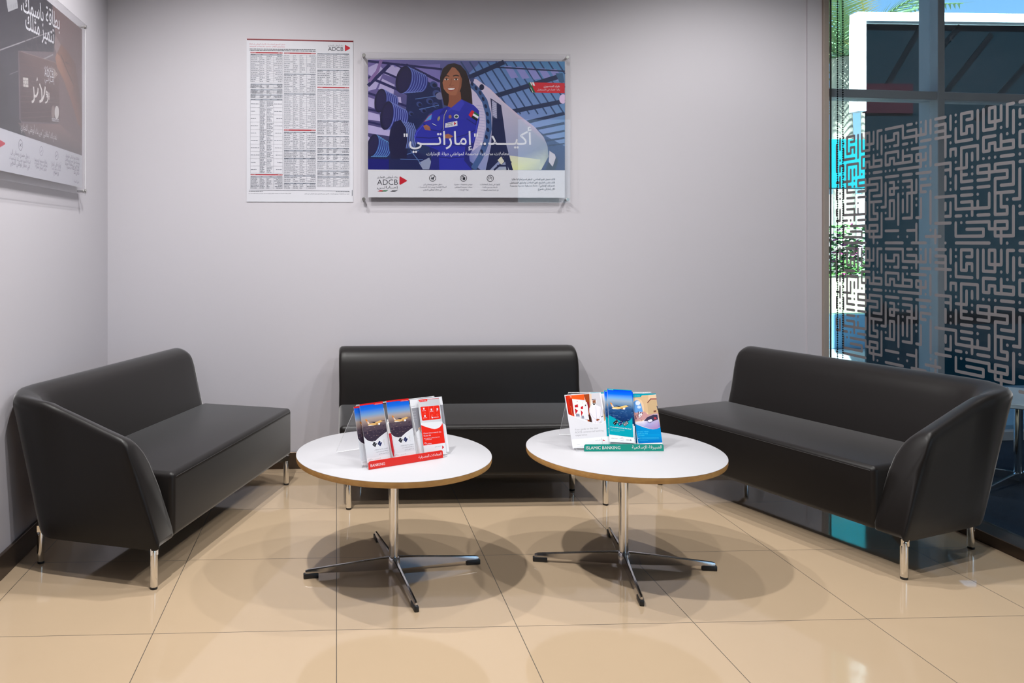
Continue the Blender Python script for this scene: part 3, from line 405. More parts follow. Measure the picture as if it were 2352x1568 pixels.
('s',(96,150,206),3.57,[82.6,331.5,87.5,328.9,91.6,324,94.5,316.8,96.2,307.8,96.5,297.4,95.5,286.2,93.2,274.7,89.7,263.5,85.1,253.2,79.8,244.2,74,237.1,67.9,232.1,61.9,229.5,56.3,229.5]),('s',(96,150,206),3.58,[94.1,324.5,98.7,322.1,102.5,317.5,105.3,310.8,106.8,302.4,107.2,292.8,106.2,282.3,104,271.6,100.8,261.1,96.5,251.5,91.6,243.1,86.1,236.4,80.5,231.8,74.9,229.4,69.6,229.4]),('s',(96,150,206),3.58,[105.7,317.5,110,315.3,113.5,311,116,304.8,117.5,297,117.8,288.1,116.9,278.4,114.9,268.4,111.9,258.7,107.9,249.7,103.3,242,98.3,235.8,93,231.4,87.8,229.2,83,229.2]),
('s',(96,150,206),3.58,[117.3,310.6,121.2,308.5,124.5,304.5,126.8,298.8,128.2,291.6,128.4,283.4,127.6,274.4,125.8,265.2,123,256.3,119.3,248,115.1,240.8,110.4,235.1,105.6,231.1,100.8,229.1,96.3,229.1]),('p',(22,20,62),[55.2,285.9,48.8,266.8,40.1,250.2,30,237.9,19.6,230.9,9.7,230,1.5,235.3,-4.4,246.2,-7.3,261.7,-7,280.2,-3.4,300,3,319.1,11.7,335.7,21.8,348,32.2,355,42.1,355.9,50.3,350.6,56.2,339.7,59.1,324.2,58.8,305.7]),
('p',(34,28,78),[52.4,287.3,47,271,39.8,256.9,31.6,246.4,23.1,240.3,15.2,239.5,8.6,243.9,4,253,1.9,266.1,2.4,281.8,5.5,298.6,10.9,314.9,18,329,26.3,339.6,34.8,345.6,42.7,346.5,49.2,342.1,53.8,332.9,56,319.8,55.5,304.1]),('p',(22,20,66),[125.4,380.4,149.1,426.9,190,438.8,218.9,404.2,230,323.2,217.6,218.9,130.1,218.4,116.2,305.1]),('s',(112,130,196),5.23,[189.9,435.9,217.6,392.6,225.3,323.2,215.6,276.8]),
('s',(112,130,196),5.23,[202.8,432.5,228.1,389.2,234.6,323.2,225,276.8]),('s',(112,130,196),5.23,[215.6,429.1,238.6,385.8,244,323.3,234.3,276.9]),('s',(112,130,196),5.23,[228.4,425.7,249.1,382.4,253.3,323.3,243.6,276.9]),('s',(112,130,196),5.24,[241.2,422.3,259.6,379,262.7,323.4,253,277]),('s',(112,130,196),5.24,[254,419,270,375.6,272,323.5,262.3,277.1]),('p',(44,28,30),[487.8,760.7,452.5,753.4,423,728.1,408,678.5,409.4,626.2,420.1,568.2,431.4,521.9,465.4,516.4,524.2,543,592.8,529,588,593,575.1,662.7,556.1,714.9,525.8,748.3]),
('p',(150,88,64),[457.2,597.6,458.5,545.3,446.5,498.8,482.6,475.8,530.1,545.9,524.6,598.2]),('p',(172,108,80),[475.9,737.3,446.5,724.2,426.9,695,420.7,655.4,428.6,614.8,446,592.9,465.8,579.1,494,578.2,515.8,592.3,528.4,624.4,533.5,673.9,523.2,713.4,501.1,734.1]),('p',(150,92,68),[516.7,708.7,533.5,673.9,528.4,624.4,515.8,592.3,501.1,583.5,516.1,627.2,520.6,673.8]),('p',(44,28,30),[477.7,740.3,455.1,708.1,430.2,672.9,420.7,646.7,416.8,684.4,437.7,728.2]),
('p',(44,28,30),[484.7,743.2,516.7,708.7,534,668.1,543,697.3,517,737.7]),('s',(40,24,24),5.25,[428,683.4,444.4,689.3,460.8,686]),('s',(40,24,24),5.26,[481.3,687.4,499,692.2,516.6,687.7]),('p',(236,226,222),[456,668.5,455.4,667.1,453.7,665.8,451.1,664.7,447.9,664,444.2,663.8,440.6,664,437.3,664.6,434.8,665.6,433.1,666.9,432.5,668.3,433.1,669.7,434.8,671.1,437.4,672.1,440.7,672.8,444.3,673.1,447.9,672.9,451.2,672.2,453.8,671.2,455.4,670]),
('p',(36,22,22),[450.1,668.5,449.9,666.8,449.1,665.4,447.9,664.2,446.4,663.5,444.8,663.2,443.2,663.4,441.7,664.2,440.6,665.3,439.8,666.8,439.6,668.4,439.8,670,440.6,671.5,441.8,672.6,443.3,673.4,444.9,673.7,446.5,673.4,448,672.7,449.1,671.5,449.9,670.1]),('s',(40,24,24),2.33,[432.6,670.6,444.3,674.2,456,670.8]),('p',(236,226,222),[510.5,669,510,667.6,508.3,666.3,505.7,665.2,502.4,664.5,498.8,664.3,495.1,664.5,491.9,665.1,489.3,666.1,487.6,667.4,487.1,668.8,487.7,670.3,489.3,671.6,491.9,672.6,495.2,673.3,498.8,673.6,502.5,673.4,505.7,672.8,508.3,671.8,510,670.5]),
('p',(36,22,22),[504.7,669,504.4,667.4,503.6,665.9,502.5,664.7,501,664,499.3,663.7,497.7,663.9,496.3,664.7,495.1,665.8,494.4,667.3,494.1,668.9,494.4,670.5,495.1,672,496.3,673.1,497.8,673.9,499.4,674.2,501.1,673.9,502.5,673.2,503.7,672.1,504.4,670.6]),('s',(40,24,24),2.34,[487.1,671.1,498.8,674.7,510.6,671.4]),('s',(140,82,60),3.5,[472.4,673.3,469.9,644.2,461.6,634.9,473.3,630.3,486.2,635.1]),('p',(150,60,60),[446.2,617.3,469.1,622.1,498.4,620.1,489.5,608.4,470.7,602.4,454.3,606.9]),
('p',(245,240,236),[450.9,616.2,469.1,618.7,493.1,617.7,484.9,610.7,469.6,607.6,456.7,610.4]),('p',(40,44,168),[453.6,515.1,424.2,504.4,378.5,493.6,343.2,463.1,312.4,417.7,274.2,382.6,261,341.9,270.7,309,346.5,286.3,358.9,219.7,350.2,155.9,589.1,156,572.2,232.5,598.4,287.9,617.9,372.2,632.6,442.1,629.5,493.3,600.4,523.3,530.2,556.4,477,504.8]),('p',(30,34,140),[453.6,515.1,424.2,498.6,400.5,463.6,435.7,475.5,447.6,498.8]),
('p',(58,62,190),[530.2,556.4,547.6,534.5,517.9,487.7,471.1,499,441.5,469.7,453.4,493]),('p',(28,30,120),[346.5,286.3,358.9,219.7,350.2,155.9,404,156.2,399,266.3]),('p',(28,30,120),[572.2,232.5,598.4,287.9,604.6,325.7,551.5,290.5,545,209.2,589.1,156]),('s',(26,28,116),5.25,[436.9,475.5,423.4,394.1,405.6,365]),('s',(26,28,116),5.24,[312.4,416.5,358.9,382,434.9,371]),('s',(26,28,116),5.24,[265.1,340.8,346.9,335.6,428.8,341.9]),
('s',(26,28,116),5.25,[481.5,336.5,552,354.4,611,383.8]),('s',(26,28,116),5.26,[558.6,447.4,611.2,412.9,617.3,442]),('s',(26,28,116),5.24,[358.2,289.3,452,301.4,557.4,290.5]),('s',(26,28,116),5.24,[381.2,231.4,463.1,223.2,568.6,232.5]),('s',(70,76,205),4.68,[629.4,477,610.9,372.2,592.7,308.2]),('s',(70,76,205),4.66,[312.4,410.7,277,369.9,265.1,335]),('s',(200,190,170),2.92,[446.4,495.9,431,463.8,426.8,382.5]),
('p',(172,108,80),[312.3,403.7,331.1,412,349.7,399.4,354.2,378.5,323.8,381.8]),('s',(132,80,60),2.33,[321.1,403.8,328.5,381.8]),('s',(132,80,60),2.33,[329.3,402.1,335.5,381.9]),('s',(132,80,60),2.33,[337.4,400.4,342.6,381.9]),('s',(132,80,60),2.33,[345.6,398.8,349.6,382]),('p',(172,108,80),[424.2,352.3,454.8,360.7,482.8,346.9,463.9,334,428.8,336.1]),('p',(225,225,235),[438.8,420.3,505.7,434.2,507.3,406.3,436.3,394.2]),
('t','ADCB',444.5,400.1,480.9,407.9,(20,20,30),0,1),('p',(200,30,50),[486.9,429.4,500.9,419,488,408.5]),('s',(20,20,30),2.92,[444.6,416.3,479.3,423.5]),('p',(210,30,50),[589.6,496.4,603.6,487.2,585.7,453.4,569.4,467.8]),('p',(20,110,70),[603.6,487.2,631.6,468.3,628,458.4,598.8,476.7]),('p',(240,240,245),[598.8,476.7,628,458.4,624.4,446.7,592.9,466.2]),('p',(20,20,26),[592.9,466.2,624.4,446.7,619.6,432.7,585.7,453.4]),
('p',(80,150,215),[361.9,472,342,458.5,318.3,428.1,357,440]),('s',(200,60,70),2.33,[361.9,472,342,458.5,318.3,428.1,357,440]),('p',(225,228,230),[514.7,458.6,514,455.1,512,451.8,508.9,449.2,504.9,447.5,500.6,446.9,496.2,447.5,492.3,449.1,489.2,451.6,487.2,454.8,486.6,458.4,487.3,462,489.3,465.3,492.5,467.9,496.4,469.6,500.7,470.2,505.1,469.6,509,468,512.1,465.5,514.1,462.2]),('p',(30,60,60),[510,458.6,509.6,456.5,508.2,454.5,506.1,452.9,503.5,451.9,500.6,451.6,497.7,451.9,495.1,452.9,493,454.4,491.7,456.3,491.3,458.5,491.8,460.6,493.1,462.6,495.2,464.1,497.8,465.1,500.7,465.5,503.6,465.2,506.2,464.2,508.3,462.7,509.6,460.8]),
('p',(160,110,80),[473.7,457.2,473.2,453.9,472,451,470,448.7,467.5,447.2,464.8,446.6,462.1,447.1,459.7,448.6,457.7,450.9,456.5,453.8,456.1,457,456.6,460.3,457.8,463.2,459.8,465.5,462.2,467,465,467.6,467.7,467.1,470.1,465.6,472,463.3,473.3,460.4]),('p',(150,140,110),[407,443.8,405.1,439.9,402.8,436.6,400.3,434.2,397.7,433,395.5,433,393.7,434.4,392.5,436.9,392.2,440.3,392.6,444.3,393.8,448.5,395.6,452.4,397.9,455.8,400.5,458.1,403,459.4,405.3,459.3,407.1,457.9,408.2,455.4,408.6,452,408.2,448]),
('s',(220,220,225),2.91,[362.7,418,387.2,406.6]),('s',(30,30,50),2.33,[365,412.2,386,403.1]),('p',(214,26,46),[918.5,655.4,1120.8,653.2,1120.9,595.9,951.6,597.9]),('p',(28,100,60),[911.4,654.2,925.5,655.5,951.6,597.9,938,597.8]),('p',(240,240,242),[931.5,655.5,944.5,655.6,950.2,635.9,940.7,636.9]),('p',(240,240,242),[920.8,655.4,927.9,655.5,936,638.1,930.1,638]),('p',(16,20,26),[913.5,626.2,922.9,625.1,936.8,597.8,929.7,597.7]),
('p',(240,240,242),[922.9,626.3,926.5,625.1,940.4,597.8,936.8,597.8]),('t','علياء المنصوري',999.8,629.3,1093.3,630.2,(228,228,236),0.012,1),('t','رائدة فضاء في المستقبل',963.5,610.3,1093.2,611.5,(228,228,236),0,1),('t','أكيـــد',680.8,300,931.2,301.6,(232,232,238),0.008,1),('t','..',635,299.7,670.2,299.9,(232,232,238),0.02,1),('t','إماراتـــي',232.7,297.1,590.9,299.4,(232,232,238),0.008,1.05),('p',(232,232,238),[201.1,360.1,211,360.1,209.7,341.6,202.1,341.5]),
('p',(232,232,238),[215.1,360.2,225,360.2,223.7,341.7,216.1,341.6]),('p',(232,232,238),[601.4,362.8,611.4,362.9,610.1,344.3,602.4,344.2]),('p',(232,232,238),[614.3,362.9,624.3,363,623,344.4,615.3,344.3]),('t','معاملات مصرفية مصممة لمواطني دولة الإمارات',331.6,239.2,800.3,242,(232,232,238),0.008,1),('t','بنك أبوظبي التجاري',50.8,109.3,167.8,109.9,(38,38,48),0,1),('t','ADCB',51.7,70.6,168.7,71.1,(38,38,48),-0.006,1),
('p',(204,28,48),[177.7,113.4,180.7,119.2,219,97.4,220.2,92.8,181.5,70.6,177.5,75.2]),('t','إمــاراتــي',51.6,51,168.6,51.5,(38,38,48),0,0.62),('p',(200,30,46),[52.1,34.2,67.8,40.1,111.4,39.1,82.3,32]),('p',(30,120,70),[73.6,34.3,89.3,40.2,113.8,39.1,99.8,33.3]),('p',(24,24,30),[123,33.4,137.6,39.2,168.5,39.3,149.8,32.3]),('s',(38,38,48),2.91,[383.8,109.7,383.1,105.1,381.3,100.8,378.4,97,374.6,94.2,370.2,92.3,365.5,91.7,360.8,92.3,356.5,94.1,352.7,96.9,349.9,100.6,348.1,104.9,347.5,109.6,348.2,114.2,350,118.6,352.9,122.3,356.7,125.2,361.1,127,365.8,127.6,370.5,127,374.8,125.3,378.6,122.4,381.4,118.7,383.2,114.4,383.8,109.7]),
('s',(38,38,48),2.92,[559.4,110,558.8,105.4,556.9,101,554,97.3,550.2,94.4,545.8,92.6,541.1,91.9,536.4,92.5,532.1,94.3,528.3,97.1,525.5,100.9,523.7,105.2,523.1,109.8,523.8,114.5,525.6,118.8,528.5,122.6,532.3,125.5,536.7,127.3,541.4,127.9,546.1,127.3,550.5,125.5,554.2,122.7,557.1,119,558.9,114.7,559.4,110]),('s',(38,38,48),2.92,[712.1,109.6,711.5,104.9,709.6,100.6,706.7,96.8,702.9,93.9,698.5,92.1,693.7,91.5,689,92.1,684.6,93.9,680.9,96.7,678,100.4,676.2,104.7,675.7,109.4,676.3,114.1,678.2,118.4,681.1,122.2,684.9,125,689.3,126.9,694,127.5,698.7,126.9,703.1,125.1,706.9,122.3,709.7,118.6,711.5,114.2,712.1,109.6]),
('p',(38,38,48),[353.9,106.7,368.6,114.3,375.7,121.3,378.6,119,372.7,109.7,369.6,98.1,365,99.2,366.2,107.3,358,101.5]),('s',(38,38,48),2.91,[355.8,117.7,371.5,106.2]),('p',(38,38,48),[537.2,115.1,551.3,115.2,551.2,100.1,537.1,100]),('s',(38,38,48),2.92,[531.2,101.8,531.4,119.2,545.4,119.2]),('s',(38,38,48),2.33,[536.1,119.8,538.4,123.8,543.1,119.8]),('s',(38,38,48),2.34,[685,102.5,683.9,115.8,694.6,119.4,702.7,112.4,700.3,102]),
('s',(38,38,48),2.34,[694.5,115.9,694.5,107.7,688.6,105.4]),('t','دخول حصري ومجاني إلى',312.8,71.2,419.7,71.7,(90,90,104),0,1),('t','الصالة الماسية بمبنى كبار الشخصيات',286.4,56,444.2,56.7,(90,90,104),0,1),('t','في مطار أبوظبي الدولي',312.5,40.5,418.3,41,(90,90,104),0,1),('t','عروض وخصومات حصرية',488.2,71.4,592.6,71.9,(90,90,104),0,1),('t','مختارة خصيصا لمواطني',491,56.3,590.7,56.8,(90,90,104),0,1),
('t','دولة الإمارات',512,40.8,570.6,41,(90,90,104),0,1),('t','أولوية في إنجاز المعاملات',636.6,71.5,749.4,72,(90,90,104),0,1),('t','بأسعار ورسوم خاصة',650.5,55.9,735.2,56.2,(90,90,104),0,1),('t','مع خدمة صف السيارات',642.2,40.2,742.1,40.6,(90,90,104),0,1),('t','لأنك تحمل قيم الماضي، لترفع اسم إماراتنا عاليا.',814.4,100.2,1064.7,101.4,(38,38,48),0.008,1),('t','لأنك تكتب التاريخ، تغير الحاضر، وتسابق المستقبل.',804.8,81.5,1064.5,82.7,(38,38,48),0.008,1),
('t','نقدم لك "إماراتي"، خدمة مصرفية حصرية مصممة',807,63.5,1064.3,64.7,(38,38,48),0.008,1),('t','لكل إماراتي طموح.',965.5,45.6,1064.1,46,(38,38,48),0.008,1),]
ART['card'] = [
('g',[0,158,1119,158,1119,776,0,776],[(120,110,118),(96,80,82),(110,92,96),(60,56,64)]),('p',(46,44,54),[130,778,694,830,747,654,729,573,338,485,352,175,130,250]),('p',(120,96,96),[694,849,1120,880,1120,163,857,181,783,269,747,654]),('p',(38,36,44),[130,514,230,322,256,217,359,216,423,159,130,155]),('p',(150,130,130),[747,654,820,628,765,575,738,595]),('g',[338,202,805,265,1120,213,1120,163,423,159],[(110,92,92),(140,112,108),(120,100,100),(100,86,88),(90,78,82)]),
('s',(150,146,152),4.5,[154,440,712,661]),('s',(160,156,160),6,[610,515,721,560]),('s',(120,118,124),3.35,[256,374,338,405]),('s',(70,62,70),8.49,[409,560,423,517,476,518,483,585]),('s',(70,62,70),12,[522,584,533,544,553,540]),('p',(170,170,176),[224,659,243,609,338,652,324,690]),('s',(120,120,126),2,[246,617,248,634]),('s',(120,120,126),1.41,[255,621,258,638]),('s',(120,120,126),2.24,[264,625,267,643]),
('s',(120,120,126),2,[274,630,276,647]),('s',(120,120,126),1.41,[283,634,286,652]),('s',(120,120,126),3,[292,639,295,656]),('s',(120,120,126),1.41,[302,643,305,661]),('s',(120,120,126),3,[311,648,314,665]),('s',(120,120,126),1.41,[321,652,324,670]),('g',[347,481,363,488,747,531,792,517,805,278,789,269,380,213,363,217],[(92,72,72),(100,80,78),(120,92,86),(124,94,86),(78,54,52),(74,50,50),(70,50,50),(72,54,54)]),
('s',(112,86,82),2,[363,463,801,519]),('s',(112,86,82),2,[363,441,801,499]),('s',(112,86,82),1,[363,419,801,480]),('s',(112,86,82),1.41,[363,397,801,460]),('s',(112,86,82),2,[363,376,801,441]),('s',(112,86,82),2,[363,354,801,421]),('s',(112,86,82),1.41,[363,332,801,402]),('s',(112,86,82),2,[363,311,801,382]),('s',(112,86,82),2,[363,289,801,363]),('s',(112,86,82),1,[363,267,801,343]),('s',(112,86,82),1.41,[363,245,801,323]),
('s',(112,86,82),2,[363,224,801,304]),('s',(150,130,124),2.12,[363,488,747,531,792,517]),('p',(206,200,196),[386,390,438,398,441,361,390,354]),('s',(130,124,122),1.41,[412,394,412,383]),('s',(130,124,122),3,[413,369,413,357]),('s',(130,124,122),2.24,[387,378,440,387]),('s',(130,124,122),3,[387,365,440,373]),('p',(206,200,196),[426,379,426,377,424,375,421,373,417,371,413,370,409,369,405,369,403,370,401,372,400,373,401,376,403,378,405,380,409,381,413,383,417,383,421,383,424,382,426,381]),
('s',(130,124,122),1.41,[403,379,400,373,403,368]),('s',(130,124,122),3,[423,383,426,378,423,372]),('t','بنك أبوظبي التجاري',613,478,729,494,(228,228,236),0,1),('t','ADCB',620,444,729,458,(228,228,236),0,1.1),('t','إمــاراتــي',620,425,733,440,(228,228,236),0,1.2),('p',(190,176,170),[733,501,776,484,736,457]),('s',(120,92,86),4.5,[740,493,761,481,740,464]),('s',(226,220,218),10.5,[477,308,492,313,503,324,502,346,496,374]),
('s',(226,220,218),10.5,[503,340,517,338,530,345,542,359,545,378]),('s',(226,220,218),10.5,[561,324,581,331,590,344,584,379,561,399]),('s',(226,220,218),10.5,[590,332,613,360,627,400]),('s',(226,220,218),7,[627,331,647,338,657,350,653,380,637,382,637,370,653,369]),('s',(226,220,218),7.83,[670,383,670,352]),('s',(226,220,218),4.95,[527,404,536,418,542,408]),('p',(226,220,218),[658,364,658,362,657,361,655,360,653,359,650,358,647,358,645,358,643,359,642,360,642,361,642,362,643,363,645,364,647,365,650,366,653,366,655,366,657,366,658,365]),
('p',(226,220,218),[677,367,677,366,676,365,674,364,672,363,670,362,668,362,666,362,665,363,664,364,664,365,664,366,665,367,666,368,668,369,670,370,672,370,674,370,676,369,677,368]),('p',(140,120,116),[745,312,744,303,741,294,736,287,729,282,722,280,715,280,709,283,704,288,701,296,700,304,701,313,704,321,709,328,715,333,722,336,729,336,736,333,741,328,744,320]),('p',(214,208,206),[794,317,793,308,789,299,783,291,775,286,767,283,758,283,751,286,745,292,741,299,740,308,741,318,745,326,751,334,758,339,767,342,775,342,783,339,789,334,793,326]),
('t','mastercard',707,265,794,273,(228,228,236),0,1.5),('g',[820,631,915,618,1016,587,1068,486,1120,369,1120,284,1058,303,955,403,857,472,774,513,769,576],[(132,92,74),(122,84,70),(110,76,66),(112,78,66),(110,78,68),(120,86,74),(140,98,80),(150,104,84),(150,106,86),(140,98,80),(120,84,70)]),('g',[747,552,769,579,805,572,876,529,995,479,975,441,876,476,774,513],[(170,122,98),(176,128,104),(170,120,96),(150,106,86),(130,92,76),(140,98,80),(160,112,90),(170,120,98)]),
('s',(70,46,42),6,[820,582,896,533,991,482]),('s',(90,60,52),6,[876,562,925,566]),('t','بطاقة باسمك،',366,652,805,692,(228,228,236),0.006,1.25),('t','تتميز مثلك',412,593,736,610,(228,228,236),0.006,1.4),('t','نقدم لك "بطاقتي" من بنك أبوظبي التجاري',363,181,765,190,(220,216,220),0,1.5),('p',(212,212,222),[0,0,1119,0,1119,158,0,158]),('p',(204,28,58),[130,118,215,108,215,102,130,70]),('s',(110,110,120),3,[381,120,381,114,379,109,375,104,371,100,367,97,361,96,356,96,352,98,348,101,344,105,342,110,342,115,342,120,344,126,348,130,352,134,356,137,361,138,367,138,371,137,375,134,379,130,381,125,381,120]),
('s',(110,110,120),2,[602,121,601,116,599,111,596,107,592,103,587,101,582,99,577,100,573,101,569,104,566,107,564,112,563,116,564,121,566,126,569,131,573,134,577,137,582,138,587,138,592,136,596,134,599,130,601,126,602,121]),('s',(110,110,120),3,[784,121,783,116,781,112,778,108,774,104,770,102,765,101,760,101,756,102,752,105,749,108,747,112,746,117,747,122,749,126,752,130,756,133,760,136,765,137,770,137,774,135,778,133,781,130,783,126,784,121]),
('s',(70,70,82),3.54,[352,110,371,125]),('s',(70,70,82),4,[354,122,369,112]),('s',(70,70,82),2,[571,111,590,123]),('s',(70,70,82),3,[754,113,772,125]),('t','دخول حصري ومجاني إلى',267,74,450,73,(70,70,82),0,1.3),('t','الصالة الماسية بمبنى كبار الشخصيات',254,52,462,53,(70,70,82),0,1.3),('t','في مطار أبوظبي الدولي',262,34,453,34,(70,70,82),0,1.3),('t','بطاقة مصممة خصيصا',508,71,647,71,(70,70,82),0,1.3),
('t','لمواطني دولة الإمارات',505,57,650,57,(70,70,82),0,1.3),('t','بدون رسوم سنوية',517,44,640,41,(70,70,82),0,1.3),('t','أولوية في إنجاز',698,70,820,71,(70,70,82),0,1.3),('t','المعاملات بأسعار خاصة',705,53,816,54,(70,70,82),0,1.3),('t','ورسوم',726,37,790,36,(70,70,82),0,1.3),('t','بطاقتك بهوية تعكس طموحك',884,127,1074,130,(70,70,82),0.006,1.3),('t','وتمنحك مزايا حصرية ومكافآت',876,108,1079,111,(70,70,82),0.006,1.3),
('t','قيمة في كل معاملة تجريها',876,91,1074,94,(70,70,82),0.006,1.3),('t','نقدم لك بطاقة بتصميم',896,76,1074,77,(70,70,82),0.006,1.3),('t','خاص بك',995,60,1074,59,(70,70,82),0.006,1.3),('t','تطبق الشروط',999,19,1070,19,(70,70,82),0,1.3),]
